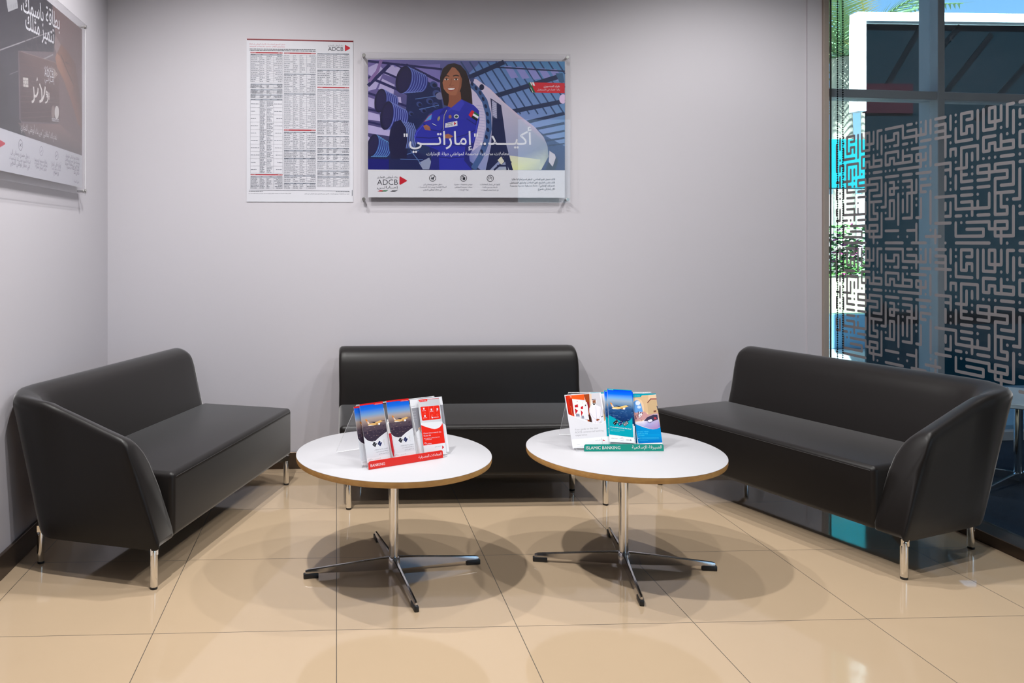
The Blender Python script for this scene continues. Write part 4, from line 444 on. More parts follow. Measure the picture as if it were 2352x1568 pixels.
ART['travel'] = [
('p',(226,228,234),[0,210,99,210,99,0,0,0]),('g',[0,205,99,205,99,188,0,188],[(0,86,214),(0,86,214),(20,110,225),(20,110,225)]),('g',[0,188,99,188,99,168,0,168],[(20,110,225),(20,110,225),(120,160,205),(120,160,205)]),('g',[0,168,99,168,99,154,0,154],[(120,160,205),(120,160,205),(176,160,150),(176,160,150)]),('g',[0,154,99,154,99,138,0,138],[(176,160,150),(176,160,150),(140,120,118),(140,120,118)]),
('g',[0,138,99,138,99,126,0,126],[(140,120,118),(140,120,118),(88,74,84),(88,74,84)]),('g',[0,126,99,126,99,98,0,98],[(88,74,84),(88,74,84),(60,48,64),(60,48,64)]),('p',(58,46,62),[0,110,99,110,99,98,99,98,80.9,90.2,65.8,83,53.4,76.2,44,70,44,70,37.4,70.2,31.4,71,25.8,72.2,20.6,73.8,16,76,11.8,78.6,8.2,81.8,5,85.4,2.2,89.4,0,94]),('s',(130,106,104),0.9,[51.6,107.6,57.2,107.3]),('s',(112,92,100),1.29,[38.7,90.9,45.4,91.3]),
('s',(88,74,90),1.66,[84.1,125.2,87.3,125.1]),('s',(112,92,100),0.94,[22.1,94.8,26.4,94.2]),('s',(112,92,100),1.51,[39.3,130.9,43,130.4]),('s',(130,106,104),1.24,[26.9,112.4,34.8,111.7]),('s',(46,36,52),1.63,[82,105.4,89.4,105.8]),('s',(112,92,100),1.35,[26.9,85.7,34.1,86.4]),('s',(112,92,100),1.51,[23.4,122.9,30.5,122.8]),('s',(46,36,52),0.9,[41.3,85.1,44.4,84.3]),('s',(130,106,104),0.98,[6.7,112.8,14.6,112.3]),
('s',(88,74,90),1.03,[39.4,100.8,44.9,100.8]),('s',(46,36,52),1.45,[4.1,124.6,9.9,124.7]),('s',(130,106,104),1.11,[77.7,104,83.5,103.6]),('s',(46,36,52),1.64,[72.2,125.9,76.8,125.8]),('s',(46,36,52),1.77,[54.2,93.9,57.2,94.4]),('s',(130,106,104),0.97,[57.9,89.8,61.4,90.1]),('s',(112,92,100),1.75,[24.7,119.6,26.9,119.6]),('s',(88,74,90),0.83,[39.6,102.1,46.9,101.8]),('s',(46,36,52),1.07,[54.8,86.6,58.9,86.6]),
('s',(46,36,52),1.34,[84.1,120.2,91.1,120]),('s',(112,92,100),0.95,[92.2,114.1,96.6,113.5]),('s',(130,106,104),1.34,[3.8,99.2,10,98.9]),('s',(88,74,90),1.45,[14.2,101.1,20.1,100.4]),('s',(130,106,104),1.68,[47.3,120.1,52.1,120.7]),('s',(88,74,90),1.49,[67.1,100.3,69.9,100.4]),('s',(88,74,90),1.2,[80.6,127.8,87.7,128.2]),('s',(112,92,100),0.84,[87.3,98.6,89.8,98.4]),('s',(130,106,104),1.78,[14.3,102.6,20.4,103.3]),
('s',(112,92,100),1.22,[83.1,108.2,90.2,108.5]),('s',(88,74,90),1.12,[12.5,120.7,20.1,120.7]),('s',(130,106,104),1.77,[51.2,91,56.6,91.5]),('s',(46,36,52),1.75,[50.8,108.8,53,108.7]),('s',(88,74,90),1.31,[63.5,99.7,71.5,99.9]),('s',(112,92,100),1.53,[27.1,130.6,32.2,131]),('s',(46,36,52),1.47,[27.4,114.5,30.9,115]),('s',(130,106,104),0.91,[16.3,106.9,18.4,107.4]),('s',(112,92,100),1.57,[15.5,119.3,21.8,119.2]),
('s',(88,74,90),1.04,[51,105.9,57,105.9]),('s',(88,74,90),0.81,[59.7,103.4,63,102.9]),('s',(88,74,90),0.82,[56,129,61.5,129]),('s',(46,36,52),1.55,[77.8,129.5,80.8,129.4]),('s',(46,36,52),1.25,[24.6,129.1,29.5,129.1]),('s',(88,74,90),1.26,[38.6,105.7,44.7,105.3]),('s',(46,36,52),0.97,[33.4,99.4,40.7,99.7]),('s',(130,106,104),0.99,[80,130.8,83.2,130.4]),('s',(46,36,52),1.19,[68.5,127.6,75.5,127.7]),
('s',(112,92,100),1.54,[15,108.1,20.4,108.6]),('s',(88,74,90),1.46,[37.9,130.6,43.8,130.6]),('s',(46,36,52),1.59,[84.8,123.3,91.4,122.9]),('s',(130,106,104),0.81,[55.5,100.7,58.5,100.7]),('s',(240,240,244),2,[0,94,2.2,89.4,5,85.4,8.2,81.8,11.8,78.6,16,76,20.6,73.8,25.8,72.2,31.4,71,37.4,70.2,44,70,44,70,53.4,76.2,65.8,83,80.9,90.2,99,98]),('p',(214,30,30),[0,210,99,210,99,201,62,201,58,204.5,0,204.5]),
('t','INTRODUCTORY CARD',64,202.4,95,202.4,(228,228,236),0,1),('p',(226,180,110),[28.7,136.4,50.8,136.9,75.2,142.5,83.8,141.8,87.5,139.8,82.6,136.9,63,130.3,45.8,127.8,26.2,128.6,22.3,131.5]),('p',(240,232,220),[23.8,132.5,36,131.5,48.3,128.6,28.7,128.1]),('p',(214,130,40),[15.2,154,21.4,152.6,29.2,140.8,31.1,135.9,23.8,135.9]),('p',(248,240,228),[20.9,147.2,26.7,143.8,30.7,136.4,24.8,135.4]),('s',(60,40,30),1.23,[22.8,145.7,26.7,137.4]),
('p',(44,44,52),[34.6,143.8,41,141.8,60.5,138.8,50.8,135.9]),('p',(180,130,70),[55.6,133.9,75.2,133.5,66.7,127.1,60.5,128.6]),('p',(244,244,248),[75.2,130.5,75,129.5,74.4,128.5,73.4,127.7,72.2,127.3,70.8,127.1,69.5,127.3,68.2,127.7,67.3,128.5,66.6,129.5,66.4,130.5,66.6,131.6,67.3,132.5,68.2,133.3,69.5,133.8,70.8,133.9,72.2,133.8,73.4,133.3,74.4,132.5,75,131.6]),('s',(90,60,40),1.23,[81.4,141.3,96.1,139.8]),
('p',(236,236,240),[28,60,39,74,52,62,41,47]),('p',(40,40,46),[30,60,39,71,50,62,41,50]),('s',(180,180,190),0.8,[36,62,41,57]),('p',(220,220,225),[44.2,63,44.1,62.6,44,62.3,43.7,62,43.4,61.9,43,61.8,42.6,61.9,42.3,62,42,62.3,41.9,62.6,41.8,63,41.9,63.4,42,63.7,42.3,64,42.6,64.1,43,64.2,43.4,64.1,43.7,64,44,63.7,44.1,63.4]),('p',(236,236,240),[50,60,61,74,74,62,63,47]),('p',(16,28,84),[52,60,61,71,72,62,63,50]),
('s',(180,180,190),0.8,[58,62,63,57]),('p',(220,220,225),[66.2,63,66.1,62.6,66,62.3,65.7,62,65.4,61.9,65,61.8,64.6,61.9,64.3,62,64,62.3,63.9,62.6,63.8,63,63.9,63.4,64,63.7,64.3,64,64.6,64.1,65,64.2,65.4,64.1,65.7,64,66,63.7,66.1,63.4]),('s',(196,184,160),0.7,[76,70,84,72]),('s',(196,184,160),0.7,[77,67,83.4,66.4]),('s',(196,184,160),0.7,[78,64,82.8,66.8]),('s',(196,184,160),0.7,[79,61,82.2,61.2]),('s',(196,184,160),0.7,[80,58,81.6,61.6]),
('s',(196,184,160),0.7,[81,55,81,56]),('s',(196,184,160),0.7,[82,52,80.4,56.4]),('t','انطلق في رحلة مليئة بالمكافآت',36,39,93,39,(110,112,122),0,1),('t','مع بطاقة ائتمان الاتحاد للضيف',40,31,93,31,(110,112,122),0,1),('t','من بنك أبوظبي التجاري',52,23,93,23,(110,112,122),0,1),('p',(238,240,244),[0,16,99,16,99,0,0,0]),('t','الاتحاد',9,11,18,11,(110,112,122),0,1),('t','ETIHAD GUEST',6,8,24,8,(110,112,122),0,1),
('t','بنك أبوظبي التجاري',32,8,52,8,(110,112,122),0,1),('p',(200,30,46),[54,11,57,9.5,54,8]),]
ART['rewards'] = [
('g',[0,210,99,210,101.4,115,1.9,116],[(206,208,212),(196,198,204),(212,212,218),(222,222,226)]),('p',(236,238,242),[0.7,123.4,99.7,120.1,99,13.5,0.1,13.5]),('p',(236,40,24),[0.2,39,-0.2,115.6,-0.2,115.6,12.5,110.2,24.1,105.5,34.5,101.7,43.9,98.7,52.1,96.5,59.1,95.1,59.1,95.1,68.2,95.4,76.3,96.9,83.4,99.6,89.6,103.5,94.9,108.8,99.1,115.2,99.6,39]),('s',(240,240,244),2.39,[-0.4,117.1,12.4,111.6,24.1,106.9,34.7,103,44.1,99.9,52.3,97.7,59.4,96.4,59.4,96.4,68.1,96.6,75.9,98.1,82.9,100.8,89,104.7,94.3,109.9,98.8,116.3]),
('p',(200,30,40),[-1.4,210.1,97.6,210.1,97.7,208.1,-1.3,208.1]),('p',(236,40,24),[5,210.1,43.2,209.5,42.5,201.5,8.7,200.8,5.7,203]),('t','CREDIT CARD',11.7,204,37.7,203.4,(228,228,236),0.01,1),('p',(228,228,236),[11.1,205.1,10.9,204.7,10.7,204.4,10.3,204.1,9.8,204,9.4,204,9,204.1,8.6,204.3,8.3,204.6,8.2,204.9,8.2,205.3,8.4,205.7,8.7,206,9,206.3,9.5,206.4,9.9,206.4,10.4,206.3,10.7,206.1,11,205.8,11.1,205.5]),
('p',(236,40,24),[7.6,180.9,10.4,182.7,91,182.1,94.8,178.3,93.8,132,90.5,130.3,10.7,130.5,7.8,133.2]),('s',(255,130,110),0.81,[44.3,181.4,45.1,159.4,43,131.8]),('s',(255,130,110),0.81,[67.9,180.5,65.9,151.5]),('p',(228,228,236),[19.3,178.7,25.6,178.4,25.3,171.7,18.9,171.8]),('p',(228,228,236),[53.2,172.2,59.6,171.9,59.2,165.2,52.8,165.2]),('p',(228,228,236),[80.5,171.9,86.8,171.7,86.4,165,80,165]),
('p',(228,228,236),[20.1,150.5,26.5,150.3,26.1,143.6,19.7,143.6]),('p',(228,228,236),[52.2,142.4,54.5,142.7,55.7,140.1,60.4,140.3,58.1,135.5,52.9,135.4]),('t','UTILITIES',14,165.7,30.3,165.8,(228,228,236),0.015,1),('t','TELECOM',47.7,160.7,63.4,160.9,(228,228,236),0.015,1),('t','FUEL',78.3,160.1,86.1,161,(228,228,236),0.015,1),('t','GROCERIES',13.8,139.2,31.7,139.2,(228,228,236),0.015,1),('t','SUPERMARKET',61.4,137.2,85,136.7,(228,228,236),0.015,1),
('s',(255,130,110),0.8,[27.7,156.9,26.6,155.2,24.7,154.3,22.6,154.4,21.1,155.6,20.9,157.4,21.9,159.1,23.8,160,26,159.8,27.4,158.6,27.7,156.9]),('s',(255,130,110),0.8,[59.4,146.3,58.4,144.6,56.4,143.7,54.3,143.9,52.9,145.1,52.6,146.9,53.7,148.5,55.6,149.4,57.7,149.3,59.2,148.1,59.4,146.3]),('s',(255,130,110),0.8,[84,147.2,83,145.6,81,144.7,78.9,144.8,77.4,146,77.2,147.8,78.2,149.5,80.2,150.4,82.3,150.2,83.8,149,84,147.2]),
('t','Choose bonus rewards that',6.9,81.1,87.9,79.7,(228,228,236),0,1),('t','fit your life',6.5,71.9,38.7,71.6,(228,228,236),0,1),('p',(228,228,236),[10.4,63.7,10.2,63.3,9.9,62.9,9.4,62.6,8.9,62.4,8.4,62.4,7.9,62.5,7.5,62.8,7.2,63.1,7,63.5,7,64,7.2,64.4,7.5,64.8,8,65.1,8.5,65.3,9,65.3,9.5,65.2,10,64.9,10.3,64.6,10.4,64.2]),('t','The ADCB TouchPoints Credit Card',11.8,62.1,77.4,62.4,(228,228,236),0,1),
('t','with MyChoice',10.8,57.8,40,57.3,(228,228,236),0,1),('s',(228,228,236),1.06,[13.1,46.9,12.2,45.4,10.4,44.6,8.5,44.7,7.2,45.8,7,47.4,7.9,48.9,9.7,49.7,11.6,49.6,12.9,48.5,13.1,46.9]),('t','TouchPoints',13.5,42,37.5,41.9,(228,228,236),0.02,1),('t','بنك أبوظبي التجاري',50.4,28.1,79.3,28.6,(60,60,70),0,1),('p',(214,30,40),[83.9,31.1,91.9,23.6,82.3,17.1]),]
ART['plan'] = [
('p',(232,233,238),[0,210,148,210,148,0,0,0]),('p',(150,150,158),[0,178,148,178,148,100,130,114,30,70,16,92,0,76]),('s',(220,220,226),1,[6,164,9,164]),('s',(220,220,226),1,[10,164,13,164]),('s',(220,220,226),1,[16,164,19,164]),('s',(220,220,226),1,[6,154,9,154]),('s',(220,220,226),1,[10,154,13,154]),('s',(220,220,226),1,[16,154,19,154]),('s',(220,220,226),1,[6,144,9,144]),('s',(220,220,226),1,[10,144,13,144]),
('s',(220,220,226),1,[16,144,19,144]),('s',(220,220,226),1,[6,134,9,134]),('s',(220,220,226),1,[10,134,13,134]),('s',(220,220,226),1,[16,134,19,134]),('p',(228,228,236),[7.4,148,7.3,147.6,7.1,147.2,6.8,146.9,6.4,146.7,6,146.6,5.6,146.7,5.2,146.9,4.9,147.2,4.7,147.6,4.6,148,4.7,148.4,4.9,148.8,5.2,149.1,5.6,149.3,6,149.4,6.4,149.3,6.8,149.1,7.1,148.8,7.3,148.4]),('s',(150,60,70),1,[132,150,140,162]),
('s',(60,60,66),1.6,[128,194,130,182]),('s',(60,60,66),1.6,[124,182,130,182]),('s',(60,60,66),1.2,[127,174,131,174]),('s',(110,110,118),1,[4,185,20,185]),('p',(226,190,160),[20,100,30,106,34,86]),('p',(240,240,244),[0,74,24,98,40,70,148,70,148,0,0,0]),('s',(170,170,178),0.8,[0,64,16,64]),]
ART['guide'] = [
('p',(222,221,226),[0,210,148,210,147.8,14.5,0,2]),('p',(240,240,244),[1.5,34,147.5,37.1,147.8,14.5,0,2]),('g',[2.8,205.3,15.6,207,32.3,200.4,25.9,122.3,14.3,127.5,4.4,132.3],[(190,30,14),(225,60,20),(236,70,20),(224,70,24),(200,40,20),(150,24,14)]),('p',(244,88,30),[15.9,206.4,79.8,207.8,78.6,183.7,29,191.8]),('p',(170,36,26),[14.3,193.8,29,191.4,32,148.9,22.7,125.7,14.3,127.5]),('p',(150,66,30),[77.9,207.3,100.9,207.3,94,147.7,86.8,95.4,75.8,99.6,82.2,175.1]),
('p',(236,90,30),[28,155.7,35.4,148.8,37.6,132.1,25.8,122]),('s',(240,120,60),1.74,[18.1,164.4,19.2,125.7]),('s',(236,236,240),0.89,[22,202.4,27.1,201.4]),('s',(236,236,240),0.89,[22.3,199.3,26.5,197.9]),('p',(238,238,242),[28.2,192.1,55.2,185,53.5,120.6,26.6,123.8]),('p',(190,30,40),[34.3,165.9,48.2,169.9,47.2,157.1,33.9,157.3]),('p',(190,30,40),[32.8,154.5,44.9,144.4,32.7,130.6]),('p',(140,142,160),[34.6,133.4,48.1,131.8,48.1,120.7,32.6,122.3]),
('p',(200,40,50),[46.3,183,49.3,180.7,46.4,177.2]),('p',(238,238,242),[55.7,185.1,73.6,177.9,72.6,111,54.5,114.1]),('p',(190,30,40),[57.9,157.9,67.8,162.2,66.1,148.9,57,149.1]),('p',(190,30,40),[56.1,146.1,63.6,135.7,54.3,121.3]),('p',(140,142,160),[55.7,124.2,64.9,122.6,65,111.1,53.6,112.7]),('p',(200,40,50),[67.5,175.7,69.3,173.4,67.1,169.7]),('p',(238,238,242),[73.8,181.3,87.2,174,83.8,105.9,70,109.1]),
('p',(190,30,40),[74,153.6,81.8,158.1,79.9,144.5,72.9,144.6]),('p',(190,30,40),[72,141.6,77.2,131.1,69.2,116.4]),('p',(140,142,160),[70.5,119.3,77.5,117.7,77.2,106,68.2,107.6]),('p',(200,40,50),[82.3,171.8,83.6,169.5,81.7,165.7]),('p',(226,226,236),[71.8,166.7,80.8,168.3,85.1,154.6,81.6,108.4,69.1,108.6,67.4,134.9]),('p',(90,60,50),[80.5,163.2,80.2,162.2,79.7,161.4,79,160.7,78.3,160.3,77.5,160.2,76.8,160.3,76.2,160.8,75.8,161.5,75.6,162.3,75.7,163.3,76,164.2,76.5,165,77.2,165.7,77.9,166.1,78.7,166.3,79.4,166.1,80,165.6,80.4,165,80.6,164.1]),
('p',(140,30,40),[85.1,176.7,93.5,174.8,91.3,134.5,87.2,147.9]),('p',(60,30,24),[82.9,126.4,96.1,124.5,93.1,93.8,83.7,97.1]),('p',(206,204,210),[101.7,207.2,146.9,209.1,149.6,113.9,139.9,93.1,129,89.3,108.9,88.8,93.1,93.8,94,147.7]),('p',(226,196,170),[101.7,207.2,109.7,207.4,104,171.2,95.4,154.4]),('p',(190,150,90),[147.8,209,153.5,207.2,152,102.5,142.7,94.7,146.9,146.8]),('p',(226,226,230),[142.4,208.4,147.8,209,148.6,146.7,143.7,140.2]),
('p',(70,66,70),[148.6,146.7,151.4,140,150.9,126.9,146,123.7]),('p',(232,228,238),[100.2,161.1,110.9,162.6,124.3,160.6,137.3,153.6,136.9,117.3,129.6,99.7,115.2,87.1,93,93,94.5,108.2,88.8,134.5,91.6,151.1]),('p',(244,242,248),[106.8,184.9,122.7,185.9,125.3,177.6,119.8,162.4,109.8,157.5,102.6,162.7,102.6,171.2]),('p',(150,92,64),[108.7,181.4,122.7,182.4,120.6,169.2,114.3,162.5,108.5,167.7]),('p',(40,24,22),[107.5,171.1,120.9,170.8,116,162.5,109.6,162.9]),
('p',(245,240,236),[111,169.7,117.7,170.2,115.4,167.6,111.9,167.6]),('s',(34,30,34),2.44,[107,183.8,123.5,184.5]),('s',(40,24,22),1.04,[109.7,177.6,113.7,177.8]),('s',(40,24,22),1.04,[116.9,178.1,120.8,178.4]),('s',(186,180,200),1.19,[90.5,134.5,100.9,114.6,111.9,103.1]),('s',(186,180,200),1.2,[118.4,157.4,116.4,124.2,113.8,107.9]),('s',(186,180,200),1.19,[135,147,132.6,120.6,123,107.8]),('s',(186,180,200),1.16,[97.2,104.9,95.7,93.7]),
('s',(186,180,200),1.16,[119.3,98.2,115.4,87.9]),('s',(186,180,200),1.16,[106.2,100,105.5,88.8]),('p',(150,84,60),[113.8,107.9,124.4,106.2,125.2,102.1,114.3,98.6,110.8,101.5]),('p',(220,222,232),[131.7,112.5,141.8,116.4,141.9,94.7,131.9,90.8]),('p',(30,30,36),[133,114.9,140.6,116.9,140.6,114.3,133.1,112.2]),('p',(222,221,226),[2.5,131.3,2.5,131.3,27.8,119.7,50.6,109.7,71.2,101.4,89.5,94.7,105.7,89.6,105.7,89.6,112.6,88.2,119.3,87.6,125.5,88,131.5,89.2,137.1,91.4,142.5,94.4,147.5,98.3,152.2,103.2,151.4,29.5,1.2,32.2]),
('s',(246,246,250),1.71,[2.5,131.3,27.8,119.7,50.6,109.7,71.2,101.4,89.5,94.7,105.7,89.6,105.7,89.6,112.6,88.2,119.2,87.6,125.5,88,131.4,89.2,137,91.4,142.3,94.4,147.2,98.3,151.9,103.2]),('p',(240,240,244),[1.5,34,147.5,37.1,147.8,14.5,0,2]),('t','Your guide to the new',19.5,67.7,112.9,68.8,(120,118,126),-0.012,1),('t','ADCB commercial banking',19.1,56.4,133.2,57.7,(120,118,126),-0.012,1),('t','experience',19.6,45.8,65.1,46,(120,118,126),-0.012,1),
('t','بنك أبوظبي التجاري',94.2,23.6,121.4,24.6,(38,38,48),0,1),('p',(200,24,44),[124.1,26.4,133,22.9,132.5,20.6,123.6,21.3]),('s',(110,114,126),0.63,[19.2,13.1,30.8,13.5]),]
ART['voyage'] = [
('p',(238,240,244),[0,210,99,210,98.8,0.5,0,0.7]),('g',[0.2,208.1,100.9,210.2,100.9,190.3,0.3,188.9],[(0,60,225),(0,60,225),(0,110,245),(0,110,245)]),('g',[0.3,188.9,100.9,190.3,100.8,174.7,0.3,174],[(0,110,245),(0,110,245),(110,170,225),(110,170,225)]),('g',[0.3,174,100.8,174.7,100.8,163.3,0.3,163],[(110,170,225),(110,170,225),(150,170,190),(150,170,190)]),('g',[0.3,163,100.8,163.3,100.8,150.2,0.3,150.3],[(150,170,190),(150,170,190),(110,140,170),(110,140,170)]),
('g',[0.3,150.3,100.8,150.2,100.7,133.6,0.3,134.4],[(110,140,170),(110,140,170),(40,84,136),(40,84,136)]),('g',[0.3,134.4,100.7,133.6,100.6,98.2,0.4,100.4],[(40,84,136),(40,84,136),(20,56,110),(20,56,110)]),('g',[0.4,100.4,100.6,98.2,100.5,74.5,0.4,77.6],[(20,56,110),(20,56,110),(14,40,84),(14,40,84)]),('s',(60,100,150),0.93,[34.1,89,39,88.3]),('s',(80,116,160),0.94,[15.8,97.1,20.5,97.3]),('s',(80,116,160),1,[54,130.8,61.3,131.2]),
('s',(60,100,150),1.04,[24.6,117.1,30.4,116.8]),('s',(16,40,86),1.21,[2,96.2,7.9,95.9]),('s',(16,40,86),1.23,[41.6,89.7,49.1,88.9]),('s',(60,100,150),1.82,[65.5,118.4,71.6,117.8]),('s',(60,100,150),1.15,[69.2,112.2,77.4,111.5]),('s',(60,100,150),1.71,[15.9,105.6,24.6,105.7]),('s',(80,116,160),1.24,[70.2,106.5,77.6,105.5]),('s',(16,40,86),1.38,[39.8,97.7,48.9,98.1]),('s',(16,40,86),1.41,[52,112.1,57.9,111.4]),
('s',(60,100,150),1.55,[47.9,119.3,52.5,119]),('s',(16,40,86),1.74,[20.8,117.4,29.5,117.1]),('s',(60,100,150),1.02,[56.6,96.6,60.9,97.1]),('s',(80,116,160),1.85,[3.1,124.7,6.9,124.3]),('s',(80,116,160),1.88,[75.2,92.4,82.4,91.6]),('s',(80,116,160),1.66,[86.2,95,89.1,94]),('s',(60,100,150),1.5,[7,102.3,10.9,101.7]),('s',(80,116,160),1.11,[49.4,114.5,53.7,113.5]),('s',(80,116,160),1.49,[94.6,111.1,103.1,110.8]),
('s',(80,116,160),1.16,[2.9,105.1,12.1,105.5]),('s',(60,100,150),1.52,[92.4,120.3,99.7,120]),('s',(16,40,86),0.97,[96.5,131.2,105.9,131.9]),('s',(16,40,86),0.91,[8.1,130.4,15.5,131]),('s',(60,100,150),1.19,[26.2,121.9,31.9,121.4]),('s',(60,100,150),0.93,[20.2,110.6,23,110.7]),('s',(60,100,150),1.06,[5.7,94.8,11.7,95.1]),('s',(60,100,150),1.33,[9.9,127.1,14.6,126.7]),('s',(80,116,160),1.85,[34.4,105,38,103.8]),
('s',(80,116,160),1.45,[20,96.2,28.8,96.6]),('s',(80,116,160),1.55,[53.4,122.3,62.6,121.9]),('s',(16,40,86),1.76,[56.9,94.1,63,93.4]),('s',(16,40,86),1.16,[18.1,113.4,25.7,113.6]),('s',(60,100,150),1.88,[66.5,128.9,74,128.8]),('s',(60,100,150),0.87,[20.4,98.1,27.4,97.7]),('s',(80,116,160),1.1,[93.9,122,98.2,121.1]),('s',(60,100,150),1.07,[9,97.1,14.2,96.1]),('s',(60,100,150),1.75,[29.7,130.3,32.3,129.3]),
('s',(16,40,86),0.9,[14.6,115.7,20.1,114.7]),('s',(16,40,86),1.93,[92.1,126.1,101.4,126]),('s',(80,116,160),1.67,[42.1,127.5,46.5,128]),('s',(80,116,160),1.32,[39.5,99.1,49.3,99.1]),('s',(80,116,160),1.54,[26.7,103.5,35,104.2]),('s',(16,40,86),1.06,[68.4,109.5,73.9,108.5]),('s',(60,100,150),1.14,[65.1,112.8,73.3,113.3]),('s',(16,40,86),1.12,[40.1,116.1,44.4,116.5]),('s',(60,100,150),1.79,[68.3,123.2,75,122.9]),
('s',(16,40,86),1.71,[91.9,102.4,97,101.9]),('s',(16,40,86),1.21,[66.3,100.9,72.7,100.8]),('s',(80,116,160),1.44,[2.4,95.4,5.8,94.9]),('s',(80,116,160),1.6,[17.4,102.9,26.5,102.7]),('s',(16,40,86),0.99,[10.8,101.4,18.8,100.8]),('s',(60,100,150),0.94,[66.3,117.9,71.6,117.4]),('s',(16,40,86),1.11,[94.6,112.1,105,112.3]),('s',(80,116,160),1.79,[17.6,118.2,27.4,118]),('s',(16,40,86),1.65,[7.8,111.9,16.3,112.2]),
('s',(60,100,150),1.91,[35.6,129.9,41.8,129.7]),('s',(60,100,150),1.19,[89.8,116.6,98.4,117.1]),('s',(16,40,86),1.25,[49.8,101.3,53.9,100.8]),('p',(0,160,176),[0.7,28.3,0.6,105.1,0.6,105.1,15.7,97.4,29,91.1,40.3,86.4,49.9,83.1,57.5,81.3,57.5,81.3,66.5,82.2,74.5,84,81.3,87,86.9,91,91.5,96.1,94.8,102.3,95.9,22.4]),('p',(0,160,176),[0,210,99,210,99.2,207.6,26.5,206.8,23.7,203.6,0.3,206.5]),('t','ISLAMIC CARD',5.1,204.7,23.8,205.4,(228,228,236),0.01,1),
('p',(232,196,120),[21.2,137.4,43.8,139.4,69.9,147.2,79,147,82.8,145.1,77.2,141.6,56,133.2,38.2,129.5,18.4,129,14.6,131.8]),('p',(240,232,220),[16.1,133,28.4,132.7,40.7,130.4,20.8,128.7]),('p',(220,140,50),[8.3,155.1,14.5,154,21.9,142,23.7,137,16.3,136.5]),('p',(248,240,228),[13.7,148.2,19.6,145,23.2,137.5,17.2,136.1]),('s',(60,40,30),1.27,[15.7,146.8,19.3,138.3]),('p',(44,44,52),[27.5,145.5,34,143.9,54.1,142.1,43.7,138.3]),
('p',(180,130,70),[48.7,136.6,69.1,137.4,59.6,130,53.4,131.2]),('p',(244,244,248),[68.9,134.2,68.6,133.1,67.8,132,66.7,131.1,65.4,130.5,64,130.3,62.6,130.4,61.3,130.8,60.3,131.6,59.8,132.5,59.6,133.6,59.9,134.8,60.7,135.8,61.7,136.7,63.1,137.3,64.5,137.6,65.9,137.5,67.2,137.1,68.2,136.3,68.7,135.3]),('s',(90,60,40),1.33,[76.3,146.3,92,145.7]),('p',(36,40,46),[16.2,74.1,32.9,89.4,40.1,79,24.2,65.3]),
('p',(24,24,28),[17.9,74.3,32.2,87.2,38.4,78.6,24.7,67.2]),('s',(220,222,228),1.14,[21.5,75.1,24.5,70.4]),('s',(180,184,190),0.82,[26.5,77.7,31.3,74.8]),('p',(228,228,236),[36.5,78.1,36.4,77.6,36.2,77.2,35.9,76.9,35.4,76.6,35,76.5,34.5,76.6,34.1,76.8,33.8,77.1,33.6,77.5,33.6,78,33.7,78.4,33.9,78.8,34.2,79.2,34.7,79.4,35.1,79.5,35.6,79.4,36,79.2,36.3,78.9,36.5,78.5]),('s',(190,190,196),0.82,[27.6,83.4,31.8,84.4]),
('p',(36,40,46),[35.7,72.4,52.9,87.7,60.1,77.3,43.7,63.5]),('p',(20,50,110),[37.4,72.6,52.2,85.6,58.3,76.9,44.2,65.4]),('s',(220,222,228),1.15,[41.1,73.3,44.1,68.6]),('s',(180,184,190),0.83,[46.2,76,51,73]),('p',(228,228,236),[56.4,76.3,56.3,75.9,56.1,75.4,55.7,75.1,55.3,74.9,54.8,74.8,54.4,74.8,53.9,75,53.6,75.4,53.5,75.8,53.4,76.2,53.5,76.7,53.8,77.1,54.1,77.4,54.6,77.6,55,77.7,55.5,77.7,55.9,77.5,56.2,77.2,56.4,76.8]),
('s',(190,190,196),0.83,[47.4,81.7,51.7,82.7]),('p',(36,40,46),[55.6,72.2,73.3,87.7,80.5,77.1,63.7,63.2]),('p',(120,122,130),[57.3,72.4,72.6,85.5,78.7,76.8,64.2,65.2]),('s',(220,222,228),1.17,[61.1,73.2,64.1,68.4]),('s',(180,184,190),0.84,[66.4,75.8,71.2,72.9]),('p',(228,228,236),[76.8,76.2,76.7,75.7,76.4,75.3,76.1,75,75.6,74.7,75.1,74.6,74.7,74.7,74.2,74.9,73.9,75.2,73.8,75.6,73.7,76.1,73.8,76.5,74.1,77,74.5,77.3,74.9,77.5,75.4,77.6,75.9,77.6,76.3,77.4,76.6,77.1,76.8,76.7]),
('s',(190,190,196),0.85,[67.7,81.7,72.1,82.7]),('t','A wonderful journey lies ahead',6.5,56.9,88.3,52.9,(228,228,236),0.01,1),('t','Introducing the ADCB Islamic Etihad',7.1,48.9,61.5,46.3,(150,225,230),0,1),('t','Guest Credit Card',6.9,43.1,40.9,41.6,(150,225,230),0,1),('t','adcb.com',8.1,13.9,32.2,13.5,(90,92,100),0,0.6),('t','الاتحاد',45.8,18,53.5,18,(90,92,100),0,1),('t','ETIHAD GUEST',40.8,14.4,57.6,13.6,(90,92,100),0,1),
('t','ADCB',65.4,10.3,79.7,9.8,(38,38,48),0,1),('p',(38,38,48),[82.8,14.9,87.8,12.2,82.6,9.2]),('s',(90,92,100),0.61,[43.9,8.2,55.3,7.6]),]
